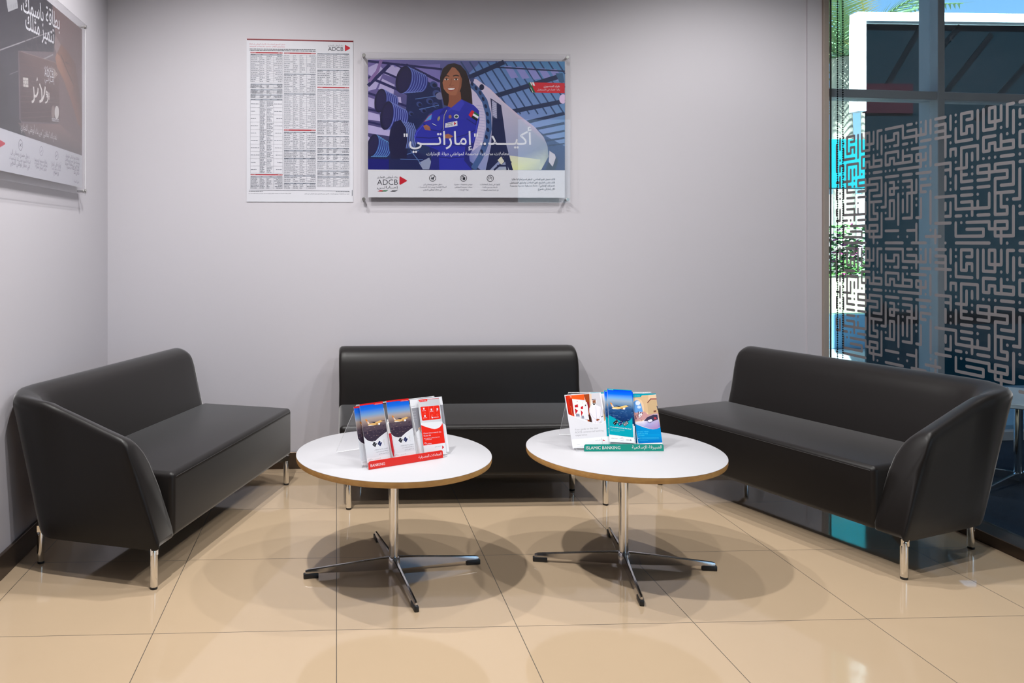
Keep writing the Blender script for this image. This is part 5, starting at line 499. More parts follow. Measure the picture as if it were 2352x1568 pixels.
ART['saving'] = [
('p',(240,240,244),[0,210,99,210,99,-1.6,0.1,-1.6]),('p',(228,196,160),[1.1,193.6,41.2,202.2,83.8,205.5,99.1,204.8,100.3,77.6,61.2,68.5,-2.3,89.9]),('p',(214,180,140),[1.3,187.6,20.8,191.8,36.9,183.9,43.9,166,41.6,134.8,58,133,68,202.5,42.9,201.2,1.1,193.6]),('p',(100,160,225),[0.8,125.1,3.4,175.5,3.4,175.5,8.6,179.8,13.4,182.5,17.9,183.6,22,183.2,25.8,181.2,29.1,177.6,32,172.5,34.5,165.9,37.7,132.9]),
('p',(225,232,244),[30.6,171.8,29.8,169.1,28.2,166.7,25.8,164.7,23.1,163.5,20.1,163,17.3,163.4,14.8,164.6,13,166.5,11.9,168.9,11.8,171.6,12.6,174.3,14.2,176.8,16.5,178.8,19.3,180,22.3,180.5,25.1,180.1,27.6,178.9,29.5,176.9,30.5,174.5]),('p',(200,220,244),[31.4,156,30.8,154.2,29.5,152.6,27.7,151.3,25.5,150.4,23.2,150.1,20.9,150.4,19,151.2,17.5,152.5,16.6,154.1,16.5,155.9,17.1,157.7,18.3,159.4,20.1,160.7,22.3,161.6,24.7,161.9,26.9,161.6,28.9,160.8,30.4,159.5,31.3,157.8]),
('p',(200,170,130),[59.8,172,75.8,190.3,100.3,188.5,100,129.5,56.9,125.4]),('s',(150,80,80),5.15,[73.6,188.2,99.4,188.5]),('s',(120,70,60),3.51,[60,173,75.5,188.2]),('p',(60,60,80),[95,161.4,101.1,158.5,100.4,141,97,144.8]),('p',(110,60,50),[80.5,140.9,91.1,143.3,91,137.1,80.6,135.5]),('p',(200,150,150),[0.8,132.7,44,138.7,56.9,125.4,96.9,133.3,99.3,114.4,-1.2,99]),('p',(236,236,242),[17.8,136.6,27.3,138.6,33.2,127.2,17.8,106.5]),
('s',(240,236,240),2.98,[24.6,122.3,25.2,116.7]),('s',(60,60,80),2.88,[20.6,134,18.5,125.5]),('s',(60,60,80),2.33,[34.5,133.3,33.9,128.2]),('s',(60,60,80),2.13,[6.5,115.6,6.9,110.4]),('s',(180,120,120),2.01,[19.8,137.7,17.6,128.4]),('s',(180,120,120),2.2,[22.5,119,22.5,110.6]),('s',(60,60,80),2.73,[28,136.6,26.4,130.7]),('s',(60,60,80),1.94,[18.8,139.8,18.1,131.8]),('s',(60,60,80),1.81,[20,135.1,19.6,130]),
('s',(120,80,90),2.96,[16.7,124.8,14.6,115.8]),('s',(180,120,120),2.3,[28.7,107.9,26.4,99.8]),('s',(60,60,80),2.6,[25.5,136.4,25.8,131]),('s',(180,120,120),1.58,[3.4,137.9,1.9,133]),('s',(120,80,90),1.85,[25.5,134.5,23.9,127.5]),('s',(120,80,90),2,[3.1,122.2,3,113.4]),('s',(120,80,90),2.94,[5,113.5,4.8,107.5]),('s',(60,60,80),2.12,[12.6,128.3,10.8,120.4]),('s',(180,120,120),2.72,[7.9,115.6,8.6,110.9]),
('s',(60,60,80),1.8,[6.8,123,5.8,114]),('s',(180,120,120),2.81,[24.8,125,24.9,121]),('s',(120,80,90),2.69,[20,113.6,19.1,109.5]),('s',(180,120,120),2.24,[16.2,128.4,14.1,121]),('s',(120,80,90),2.56,[15.2,121.1,14.4,115.5]),('s',(180,120,120),2.77,[-0.1,108.8,-2.1,103.6]),('s',(120,80,90),2.7,[8.4,114.7,6.4,107.4]),('s',(60,60,80),1.85,[26.9,119.3,27.3,114.8]),('g',[-2.3,97.2,33.4,101,55.8,117.9,79.3,127.1,94.3,128.5,98.8,79.4,86.4,69.5,61.2,68.5,37.4,77.4,-1.5,89],[(232,226,232),(236,230,240),(226,220,240),(214,206,232),(200,196,226),(120,120,200),(170,130,180),(200,160,190),(160,160,214),(220,216,230)]),
('p',(60,54,80),[36.1,101,51.9,116,77.2,125.6,93.8,125.7,94.4,106.9,71.3,99.4,49.7,101.1]),('p',(170,60,70),[78.5,116.1,86.7,116.2,89.2,108.7,77.9,106.8]),('p',(230,226,240),[51.8,103,67.2,108.6,71.6,101.2,58,95.6]),('s',(40,36,60),1.47,[49.2,97.4,59.6,93.8,71.3,99.4]),('p',(0,140,206),[3.1,13.3,-1.4,89.9,-1.4,89.9,15.8,82.7,31.1,76.9,44.7,72.6,56.4,69.7,66.5,68.2,66.5,68.2,74.9,68.7,82.3,69.8,88.7,71.7,94.1,74.2,98.5,77.4,101.8,81.2,101,17]),
('g',[3.1,13.3,1.8,49,101.6,49.3,101,17],[(0,120,200),(0,150,212),(0,150,212),(0,110,196)]),('p',(0,150,170),[2.8,209.2,99,210,99,206.5,41.2,202.2,36.6,196.4,2.1,194]),('t','ISLAMIC BANKING',6.5,199.4,33.2,199.6,(150,220,230),0.01,1),('t','Let your values',4.9,57.1,48.8,57.5,(60,196,236),0.012,1),('t','guide the way',5.7,49.4,46,50.2,(60,196,236),0.012,1),('t','you save',6.2,41.4,30.9,42.9,(60,196,236),0.012,1),
('p',(228,228,236),[8.3,33.5,8.2,33.1,8,32.7,7.6,32.4,7.2,32.2,6.8,32.2,6.4,32.2,6,32.4,5.7,32.7,5.6,33.1,5.6,33.5,5.7,34,5.9,34.3,6.3,34.7,6.7,34.8,7.1,34.9,7.5,34.8,7.9,34.7,8.2,34.4,8.3,34]),('s',(60,196,236),1.21,[11,35.3,13.9,35.3]),('s',(60,196,236),1.21,[14.4,35.3,15.5,35.3]),('s',(60,196,236),1.21,[16.1,35.3,17.9,35.3]),('s',(60,196,236),1.22,[18.5,35.3,20.1,35.3]),('s',(60,196,236),1.22,[20.8,35.3,22.6,35.3]),
('s',(60,196,236),1.22,[23.2,35.3,27,35.3]),('s',(60,196,236),1.22,[27.6,35.3,29.3,35.3]),('s',(60,196,236),1.22,[29.7,35.3,31.1,35.3]),('s',(60,196,236),1.22,[31.8,35.3,34.6,35.3]),('s',(60,196,236),1.22,[35.2,35.3,36.8,35.3]),('s',(60,196,236),1.22,[37.5,35.3,40.4,35.3]),('s',(60,196,236),1.22,[41.1,35.3,44.8,35.3]),('s',(60,196,236),1.22,[45.4,35.3,48.9,35.3]),('s',(60,196,236),1.22,[49.5,35.3,51.8,35.3]),
('s',(60,196,236),1.22,[52.5,35.3,55.8,35.3]),('s',(60,196,236),1.22,[56.4,35.3,59.3,35.3]),('s',(60,196,236),1.22,[59.9,35.3,62.5,35.3]),('s',(60,196,236),1.22,[62.9,35.3,65.7,35.3]),('s',(60,196,236),1.22,[66.1,35.3,69.6,35.4]),('s',(60,196,236),1.22,[70.3,35.4,72.2,35.4]),('s',(60,196,236),1.22,[72.7,35.4,74.7,35.4]),('s',(60,196,236),1.22,[75.2,35.4,77.3,35.4]),('s',(60,196,236),1.22,[77.8,35.4,78.9,35.4]),
('s',(60,196,236),1.22,[79.4,35.4,82.8,35.4]),('s',(60,196,236),1.22,[83.4,35.4,87,35.4]),('s',(60,196,236),1.21,[10.4,30.8,14.3,30.8]),('s',(60,196,236),1.21,[14.7,30.8,17.3,30.8]),('s',(60,196,236),1.21,[18,30.8,20,30.8]),('s',(60,196,236),1.21,[20.6,30.8,22.6,30.8]),('s',(60,196,236),1.21,[23.2,30.8,24.8,30.8]),('s',(60,196,236),1.21,[25.4,30.8,29.2,30.8]),('s',(60,196,236),1.21,[29.6,30.8,30.7,30.9]),
('s',(60,196,236),1.21,[31.3,30.9,32.6,30.9]),('s',(60,196,236),1.21,[33.1,30.9,35.3,30.9]),('s',(60,196,236),1.21,[36,30.9,38.6,30.9]),('s',(60,196,236),1.21,[39.3,30.9,43.1,30.9]),('s',(60,196,236),1.21,[43.6,30.9,46.2,30.9]),('s',(60,196,236),1.21,[46.8,30.9,49.5,30.9]),('s',(60,196,236),1.22,[50.1,30.9,51.4,30.9]),('s',(60,196,236),1.22,[51.9,30.9,55.4,30.9]),('s',(60,196,236),1.22,[56.1,30.9,58.4,30.9]),
('s',(60,196,236),1.22,[58.7,30.9,62,30.9]),('s',(60,196,236),1.22,[62.7,30.9,65,30.9]),('s',(60,196,236),1.22,[65.6,30.9,67.4,30.9]),('s',(60,196,236),1.22,[68.1,30.9,71.9,30.9]),('s',(60,196,236),1.22,[72.5,30.9,74.9,30.9]),('s',(60,196,236),1.22,[75.5,30.9,78,30.9]),('s',(60,196,236),1.22,[78.4,30.9,81.7,30.9]),('s',(60,196,236),1.22,[82.1,30.9,85.9,30.9]),('s',(60,196,236),1.22,[86.5,30.9,88.7,30.9]),
('s',(60,196,236),1.2,[9.6,24,11.3,24]),('s',(60,196,236),1.2,[11.9,24,14.2,24]),('s',(60,196,236),1.2,[14.8,24,18.3,24.1]),('s',(60,196,236),1.2,[18.7,24.1,20.4,24.1]),('s',(60,196,236),1.2,[20.8,24.1,23.8,24.1]),('s',(60,196,236),1.2,[24.4,24.1,28,24.1]),('s',(60,196,236),1.21,[28.4,24.1,31.8,24.1]),('s',(60,196,236),1.21,[32.2,24.1,34.3,24.1]),('s',(60,196,236),1.21,[34.8,24.1,37.2,24.1]),('s',(60,196,236),1.21,[37.7,24.1,39.7,24.1]),
('s',(60,196,236),1.21,[40.3,24.1,41.8,24.1]),('t','بنك أبوظبي التجاري',51.7,6.3,81.9,6.3,(38,38,48),0,1),('t','ADCB',53,0.9,81.9,0.9,(38,38,48),0,1),('p',(0,80,110),[86,10,95.5,5,95.2,3,84.8,3]),]
FRIT = [(-1,13,0,13),(0,0,4,0),(0,1,0,2),(0,2,2,2),(0,3,0,3),(0,4,0,6),(0,4,3,4),(0,6,1,6),(0,7,0,7),(0,8,3,8),(0,9,0,13),(0,14,0,14),(0,15,2,15),(0,17,3,17),(0,19,4,19),(1,3,1,3),(1,5,1,6),(1,5,2,5),(1,7,1,7),(1,9,2,9),(1,10,1,11),(1,10,3,10),(1,11,2,11),(1,12,1,15),(1,12,2,12),(2,1,2,2),(2,1,3,1),(2,3,3,3),(2,5,2,6),(2,6,6,6),(2,7,2,7),(2,9,2,11),(2,12,2,15),(3,1,3,2),(3,1,3,3),(3,4,3,5),(3,7,8,7),(3,9,3,9),(3,11,3,16),(3,18,3,18),(4,0,4,2),(4,2,9,2),(4,3,5,3),(4,4,4,6),(4,5,6,5),(4,8,6,8),(4,9,6,9),(4,10,4,10),(4,11,4,11),(4,12,4,14),(4,15,6,15),(5,0,6,0),(5,1,7,1),(5,4,5,4),(5,10,6,10),(5,11,5,14),(5,11,7,11),(5,17,7,17),(5,18,5,18),(6,3,6,3),(6,4,9,4),(6,5,6,6),(6,9,6,11),(6,11,6,15),(6,19,9,19),(7,0,7,0),(7,1,7,3),(7,5,7,6),(7,5,8,5),(7,6,9,6),(7,8,9,8),(7,9,7,11),(7,12,7,12),(7,13,7,13),(7,15,8,15),(7,16,7,18),(7,18,7,19),(8,0,8,0),(8,1,8,2),(8,3,9,3),(8,3,10,3),(8,4,9,4),(8,5,8,7),(8,6,9,6),(8,8,10,8),(8,9,9,9),(8,10,8,11),(8,10,9,10),(8,10,10,10),(8,11,9,11),(8,12,8,15),(9,0,9,2),(9,5,9,6),(9,7,9,7),(9,18,12,18),(10,0,10,2),(10,4,10,7),(10,9,10,9),(10,11,10,16),(10,17,10,17),(11,0,13,0),(11,1,13,1),(11,2,13,2),(11,3,14,3),(11,7,14,7),(11,12,15,12),(11,16,14,16),(11,17,11,19),(13,1,13,6),(13,8,14,8),(13,9,13,11),(13,13,13,13),(13,13,13,14),(13,15,14,15),(13,19,13,19),(14,0,14,2),(14,4,14,4),(14,5,14,6),(14,5,15,5),(14,7,14,9),(14,10,14,10),(14,11,14,11),(14,13,14,15),(15,0,15,0),(15,1,15,1),(15,2,15,4),(15,4,18,4),(15,5,15,6),(15,7,15,7),(15,8,17,8),(15,9,15,11),(15,12,15,14),(15,14,21,14),(15,15,16,15),(15,16,15,18),(15,17,15,18),(15,18,20,18),(15,19,21,19),(16,0,16,3),(16,0,18,0),(16,3,17,3),(16,5,16,10),(16,5,19,5),(16,9,17,9),(16,10,18,10),(16,11,18,11),(16,12,18,12),(16,13,18,13),(16,16,16,16),(17,1,18,1),(17,2,17,3),(17,2,18,2),(17,6,17,8),(17,15,17,15),(17,16,21,16),(17,17,20,17),(18,0,18,1),(18,2,18,3),(18,6,18,7),(18,8,18,8),(18,9,18,9),(18,12,18,12),(18,13,18,15),(19,0,19,4),(19,5,19,7),(19,8,19,9),(19,8,21,8),(19,9,22,9),(19,10,21,10),(19,11,21,11),(19,12,19,12),(19,13,19,14),(19,15,21,15),(20,0,20,3),(20,3,22,3),(20,4,20,6),(20,4,22,4),(20,6,21,6),(20,7,20,7),(20,17,20,18),(21,0,21,2),(21,0,22,0),(21,2,23,2),(21,5,21,6),(21,5,22,5),(21,7,21,7),(21,8,21,10),(21,10,21,10),(21,11,21,11),(21,12,21,14),(21,16,21,17),(21,17,24,17),(22,0,22,3),(22,5,22,6),(22,6,25,6),(22,7,22,7),(22,8,22,9),(22,8,25,8),(22,9,24,9),(22,10,22,15),(22,10,24,10),(22,12,25,12),(22,15,24,15),(22,16,22,18),(22,16,24,16),(22,17,22,18),(22,18,25,18),(23,0,23,2),(23,3,23,3),(23,4,23,6),(23,5,25,5),(23,7,25,7),(23,11,25,11),(23,12,23,14),(23,14,24,14),(23,17,23,19),(24,0,24,3),(24,0,25,0),(24,4,24,4),(24,9,24,10),(24,13,24,13),(24,14,24,15),(24,16,24,17),(24,19,24,19),(25,1,25,4),(25,5,25,6),(25,8,25,11),(25,13,26,13),(25,14,25,18),(25,17,25,18),(26,9,26,13),(26,14,26,14),(26,15,26,15)]

# ================================================================== THE SETTING
XL, YB, XG = -1.28, 4.48, 2.845
YF = -3.4
def struct(name, bm, m, parent=None, smooth=None):
    o = bm_obj(name, bm, m, parent, smooth); o['kind'] = 'structure'; return o
struct('floor', box(NB(), XL - .2, XG, YF, YB, -.1, 0), M['floor'])
struct('ceiling', box(NB(), XL - .2, 7.6, YF, 4.8, CEIL, CEIL + .15), M['ceil'])
struct('wall_left', box(NB(), XL - .2, XL, YF, YB + .3, 0, CEIL), M['wall'])
struct('wall_back', box(NB(), XL, 2.727, YB, YB + .28, 0, CEIL), M['wall'])
struct('trim_1', box(NB(), 2.727, 2.813, YB - .012, YB + .28, 0, CEIL), M['wall'])
struct('wall_front', box(NB(), XL, XG, YF - .15, YF, 0, CEIL), M['far'])
def baseboard(name, x0, x1, y0, y1, ax):
    b = NB(); box(b, x0, x1, y0, y1, 0, .094, .002, 1)
    return struct(name, b, M['bronze'])
baseboard('baseboard_left', XL, XL + .014, YF, YB, 0)
baseboard('baseboard_back', XL + .014, 2.727, YB - .014, YB, 1)

# partition glass wall on the right, parallel to the left wall
win = thing('window_1', None, None, (0, 0, 0)); win['kind'] = 'structure'
def spart(name, bm, m, parent, smooth=None):
    return bm_obj(name, bm, m, parent, smooth)
b = NB(); box(b, XG - .004, XG + .004, YF, YB - .042, .05, CEIL); spart('pane', b, M['glass'], win)
b = NB(); box(b, 2.745, 2.862, YF, YB - .055, 0, .05, .003, 1); spart('bottom_rail', b, M['bronze'], win)
b = NB(); box(b, 2.813, 2.846, YB - .03, YB + .2, 0, CEIL, .002, 1); spart('jamb', b, M['frame'], win)
b = NB(); box(b, 2.8462, 2.851, YB - .042, YB - .03, .0, CEIL); spart('gasket', b, M['gasket'], win)
def frit_mesh():
    cnt = [0]; b = NB(); P = .03089; Z0 = 1.8612; Y0 = 3.9737; h = .0069; x = XG - .0046
    def cap(y0, z0, y1, z1):
        pts = []; n = 5
        d = Vector((y1 - y0, z1 - z0)); a = math.atan2(d.y, d.x) if d.length > 0 else 0
        for i in range(n + 1): t = a - pi / 2 + pi * i / n; pts.append((y1 + h * 1.05 * cos(t), z1 + h * 1.05 * sin(t)))
        for i in range(n + 1): t = a + pi / 2 + pi * i / n; pts.append((y0 + h * 1.05 * cos(t), z0 + h * 1.05 * sin(t)))
        cnt[0] += 1; xx = x - (cnt[0] % 97) * 1.2e-5; vs = [b.verts.new((xx, p[0], p[1])) for p in pts]; b.faces.new(vs)
    for ky in range(-1, 4):
        for kz in range(2):
            for c0, r0, c1, r1 in FRIT:
                y0 = Y0 - (c0 + 26 * (ky)) * P * 1.0016; y1 = Y0 - (c1 + 26 * ky) * P * 1.0016
                if max(y0, y1) > YB - .075 or min(y0, y1) < 1.2: continue
                cap(y0, Z0 - (r0 + 20 * kz) * P, y1, Z0 - (r1 + 20 * kz) * P)
    return b
b = frit_mesh(); o = bm_obj('frosted_pattern', b, M['frit'], win); o['label'] = 'grey geometric square lettering pattern on the glass'

# ================================================================== SOFAS
def resample(pts, n):
    """Catmull-Rom through the points, n steps per span"""
    out = []
    for i in range(len(pts) - 1):
        p0, p1, p2, p3 = pts[max(i - 1, 0)], pts[i], pts[i + 1], pts[min(i + 2, len(pts) - 1)]
        for k in range(n):
            t = k / n
            out.append(tuple(.5 * (2 * b_ + (c_ - a_) * t + (2 * a_ - 5 * b_ + 4 * c_ - d_) * t * t + (3 * b_ - a_ - 3 * c_ + d_) * t ** 3) for a_, b_, c_, d_ in zip(p0, p1, p2, p3)))
    out.append(pts[-1]); return out
def profile(lean, zt, qi, tw, zb=.155):
    k = [(.016, zb), (.002, zb + .012), (-lean * .45, .40), (-lean * .88, zt - .08), (-lean * .985, zt - .03), (-lean + .006, zt - .008), (-lean + .022, zt), (-lean + .022 + tw * .42, zt - .012), (-lean + .022 + tw * .80, zt - .05),
         ((qi - lean + .022 + tw * .8) / 2 + .004, (.42 + zt - .05) / 2), (qi - .002, .43), (qi + .012, .34), (qi + .014, zb + .02), (qi - .004, zb)]
    return resample(k, 3)
def shell_mesh(stations, flip):
    """stations: (base point (s,d), inward normal, lean, top height, inner offset, rake)"""
    bm = NB(); rings = []
    for (s_, d_), N, lean, zt, qi, rake, shrink, tw, bul in stations:
        pr = profile(lean, zt, qi, tw)
        cq = sum(p[0] for p in pr) / len(pr); cz = sum(p[1] for p in pr) / len(pr)
        ring = []
        for q, z in pr:
            q2 = q + (cq - q) * min(1, shrink / max(.03, math.hypot(q - cq, z - cz))); z2 = z + (cz - z) * min(1, shrink / max(.03, math.hypot(q - cq, z - cz)))
            q2 -= bul * max(0, min(1, (qi - q) / (qi + lean)))
            rk = rake * max(0, min(1.15, (z2 - .155) / .375))
            ring.append(bm.verts.new(((s_ + N[0] * q2) * (-1 if flip else 1), d_ + N[1] * q2 + rk, z2)))
        rings.append(ring)
    n = len(rings[0])
    for a, b_ in zip(rings, rings[1:]):
        for i in range(n): bm.faces.new((a[i], a[(i + 1) % n], b_[(i + 1) % n], b_[i]))
    bm.faces.new(rings[0]); bm.faces.new(rings[-1])
    return bm
def corner_sofa_shell(flip, L):
    st = []
    s0 = -.035; D = .553; r = .12
    def arm(d, shrink=0):
        t = max(0, d / D); return ((s0, d), (1, 0), .018 + .022 * t * t, .548 + .152 * t, (.112 - .006 * t), .125 * (1 - t) ** 1.2, shrink, .095, 0)
    st += [arm(-.008, .022), arm(-.004, .010), arm(.004, .003), arm(.016), arm(.06), arm(.14), arm(.23), arm(.32), arm(.395)]
    for i in range(1, 10):
        a = i / 10 * pi / 2; t = i / 10; w = (1 / cos(min(a, pi / 2 - a)) - 1) * 2.41
        st.append(((s0 + r - r * cos(a), D - r + r * sin(a)), (cos(a), -sin(a)), .034 + .094 * t, .548 + .152 * (D - r + r * sin(a)) / D, .107 - .067 * t, 0, 0, .095 + .012 * t, .026 * w))
    for s_ in (s0 + r + .04, .2, .4, .6, .8, 1.0, 1.15, L - .04): st.append(((s_, D), (0, -1), .128, .70, .04, 0, 0, .107, 0))
    for ds, sh in ((.016, .002), (.005, .009), (0, .024)): st.append(((L - ds, D), (0, -1), .128, .70, .04, 0, sh, .107, 0))
    return shell_mesh(st, flip)
def straight_back(L):
    st = []; D = .545; e = (0, -1), .115, .70, .04, 0
    for ds, sh in ((0, .024), (.005, .009), (.016, .002), (.04, 0)): st.append(((ds, D), *e, sh, .10, 0))
    for s_ in (.2, .45, .7, .95, 1.15): st.append(((s_, D), *e, 0, .10, 0))
    for ds, sh in ((.04, 0), (.016, .002), (.005, .009), (0, .024)): st.append(((L - ds, D), *e, sh, .10, 0))
    return shell_mesh(st, False)
def seat_bm(x0, x1, y0, y1, flip):
    b = NB()
    if flip: x0, x1 = -x1, -x0
    box(b, x0, x1, y0, y1, .155, .402, .022, 4)
    return b
def leg_bm(x, y, dx, dy):
    b = NB(); l = Vector((dx, dy, 0)); n = Vector((-l.y, l.x, 0)).normalized() * .014; e = l.normalized()
    lathe(b, [(.0125, .008), (.014, .012), (.014, .138), (.012, .146)], 20, (x, y))
    p = Vector((x, y, 0)); w0, w1 = p - e * .012, p + l
    vs = [b.verts.new(Vector((q.x, q.y, z))) for z in (.128, .153) for q in (w0 - n, w1 - n * 1.1, w1 + n * 1.1, w0 + n)]
    for f in ((0, 1, 2, 3), (7, 6, 5, 4), (0, 4, 5, 1), (1, 5, 6, 2), (2, 6, 7, 3), (3, 7, 4, 0)): b.faces.new([vs[i] for i in f])
    return b
def add_leg(root, x, y, dx, dy):
    lg = bm_obj('leg', leg_bm(x, y, dx, dy), M['chrome'], root, 40)
    b = NB(); lathe(b, [(.0125, 0), (.0135, .003), (.0130, .009)], 20, (x, y)); bm_obj('foot_pad', b, M['black'], lg, 40)
def sofa(label, loc, rot, L, flip, kind):
    root = thing('sofa', label, 'sofa', loc, rot, 'dark leather sofas around the tables')
    f = -1 if flip else 1
    if kind == 'corner':
        bm_obj('arm_and_backrest', corner_sofa_shell(flip, L), M['leather'], root, 50)
        bm_obj('seat', seat_bm(.082, L + .012, .0, .515, flip), M['leather'], root, 50)
        x0, x1 = .085, L + .008
        legs = [(-.012, .026, .06, .05), (.075, .585, .05, -.11), (L - .012, .022, -.07, .05), (L - .06, .585, -.05, -.11)]
    else:
        bm_obj('backrest', straight_back(L), M['leather'], root, 50)
        bm_obj('seat', seat_bm(0, L, 0, .52, False), M['leather'], root, 50)
        x0, x1 = .006, L - .006
        legs = [(.045, .02, .06, .05), (L - .03, .028, -.06, .05), (.11, .43, .05, -.06), (L - .125, .26, -.05, .06)]
    # seam along the top edge of the seat front
    b = NB(); tube(b, [(f * (x0 + .018), -.0002, .3835), (f * (x0 + (x1 - x0) * .5), -.0006, .3838), (f * (x1 - .018), -.0002, .3835)], .0013, 6); bm_obj('seam', b, M['seam'], root)
    for x, y, dx, dy in legs: add_leg(root, f * x, y, f * dx, dy)
    return root
sofa('dark brown leather sofa with one arm along the left wall', (-.645, 2.95, 0), math.atan2(.950, .311), 1.30, False, 'corner')
sofa('dark brown leather sofa with one arm in front of the patterned glass', (2.125, 2.915, 0), math.atan2(-.937, .35), 1.27, True, 'corner')
sofa('armless dark leather sofa against the back wall', (.013, 3.765, 0), 0, 1.325, False, 'straight')

# ================================================================== TABLES
def star_leg(ang):
    b = NB(); L = .345
    # blade: deep at the hub, shallow at the tip
    prof = [(.016, .012, .058, .011), (.05, .010, .056, .0075), (.12, .011, .051, .0062), (.22, .015, .043, .0058), (L - .012, .018, .034, .0055), (L, .020, .030, .004)]
    prev = None
    for r, z0, z1, w in prof:
        ring = [b.verts.new((r, -w, z0)), b.verts.new((r, w, z0)), b.verts.new((r, w, z1 - .004)), b.verts.new((r, w * .55, z1)), b.verts.new((r, -w * .55, z1)), b.verts.new((r, -w, z1 - .004))]
        if prev:
            for i in range(6): b.faces.new((prev[i], prev[(i + 1) % 6], ring[(i + 1) % 6], ring[i]))
        else: b.faces.new(ring)
        prev = ring
    b.faces.new(prev)
    bmesh.ops.rotate(b, verts=b.verts[:], cent=(0, 0, 0), matrix=Matrix.Rotation(ang, 3, 'Z'))
    return b
def glide(ang):
    b = NB(); box(b, .295, .352, -.0085, .0085, 0, .0195, .003, 2)
    bmesh.ops.rotate(b, verts=b.verts[:], cent=(0, 0, 0), matrix=Matrix.Rotation(ang, 3, 'Z')); return b
def round_table(label, x, y, star, R=.378, H=.46):
    root = thing('coffee_table', label, 'table', (x, y, 0), 0, 'round white coffee tables')
    b = NB(); lathe(b, [(R - .006, H - .024), (R - .002, H - .022), (R, H - .016), (R, H - .0016)], 128, mi=0)
    for f in b.faces:
        if f.calc_center_median().z < H - .0235: f.material_index = 1  # underside set black to deepen the shade below the table
    top = bm_obj('tabletop', b, [M['ply'], M['black']], root, 40)
    b = NB(); lathe(b, [(R, H - .0016), (R, H - .0006), (R - .0008, H)], 128); bm_obj('laminate_top', b, M['laminate'], top, 40)['label'] = 'white laminate surface'
    b = NB(); lathe(b, [(.09, H - .032), (.09, H - .024)], 32); bm_obj('mounting_plate', b, M['black'], root, 40)
    b = NB(); lathe(b, [(.0185, .05), (.0185, H - .03)], 40); bm_obj('column', b, M['chrome'], root, 40)
    b = NB(); lathe(b, [(.018, .010), (.024, .012), (.025, .05), (.021, .057), (.019, .058)], 40); bm_obj('hub', b, M['alu'], root, 40)
    for k in range(4):
        a = star + k * pi / 2
        lg = bm_obj('leg', star_leg(a), M['alu'], root, 30); bm_obj('glide', glide(a), M['black'], lg, 40)
    return root
T1 = round_table('round white table holding the red leaflet stand', .222, 3.068, RAD(9))
T2 = round_table('round white table holding the green leaflet stand', 1.133, 3.078, RAD(-10))

# ================================================================== WALL POSTERS
def standoff(root, x, y):
    b = NB(); lathe(b, [(.0065, -.030), (.0065, -.001)], 20, (x, y)); lathe(b, [(.009, .004), (.0105, .0055), (.0105, .012), (.009, .0135)], 24, (x, y))
    return bm_obj('standoff', b, M['steel'], root, 40)
def acrylic_poster(label, art, origin, ex, W, Hh, mx0, mx1, my0, my1):
    """origin: lower left corner of the printed sheet, W x Hh mm; m*: acrylic margins in m"""
    root = thing('wall_poster', label, 'poster', (0, 0, 0), 0, 'posters in clear acrylic on the walls'); place(root, origin, ex, (0, 0, 1))
    sh = Sheet().slab(W, Hh); sh.add(clip_prims(ART[art], W, Hh))
    s = link('printed_sheet', sh.mesh('printed_sheet', M['print']), root)
    w, h = W * .001, Hh * .001
    b = NB(); box(b, -mx0, w + mx1, -my0, h + my1, .0016, .0046)
    for f in b.faces: f.material_index = 1 if abs(f.normal.z) < .5 else 0
    bm_obj('acrylic_panel', b, [M['acrylic'], M['acrylic_edge']], root)['label'] = 'clear acrylic cover'
    for x in (-mx0 + .018, w + mx1 - .018):
        for y in (-my0 + .018, h + my1 - .018): standoff(root, x, y)
    return root
acrylic_poster('clear acrylic poster of a smiling person in a blue flight suit before a rocket', 'astronaut', (.177, YB - .031, 1.530), (1, 0, 0), 1122, 776, .042, .030, .028, .040)
acrylic_poster('clear acrylic poster of a hand holding a bank card on the left wall', 'card', (XL + .031, 2.82, 1.545), (0, 1, 0), 1119, 777, .03, .040, .034, .036)
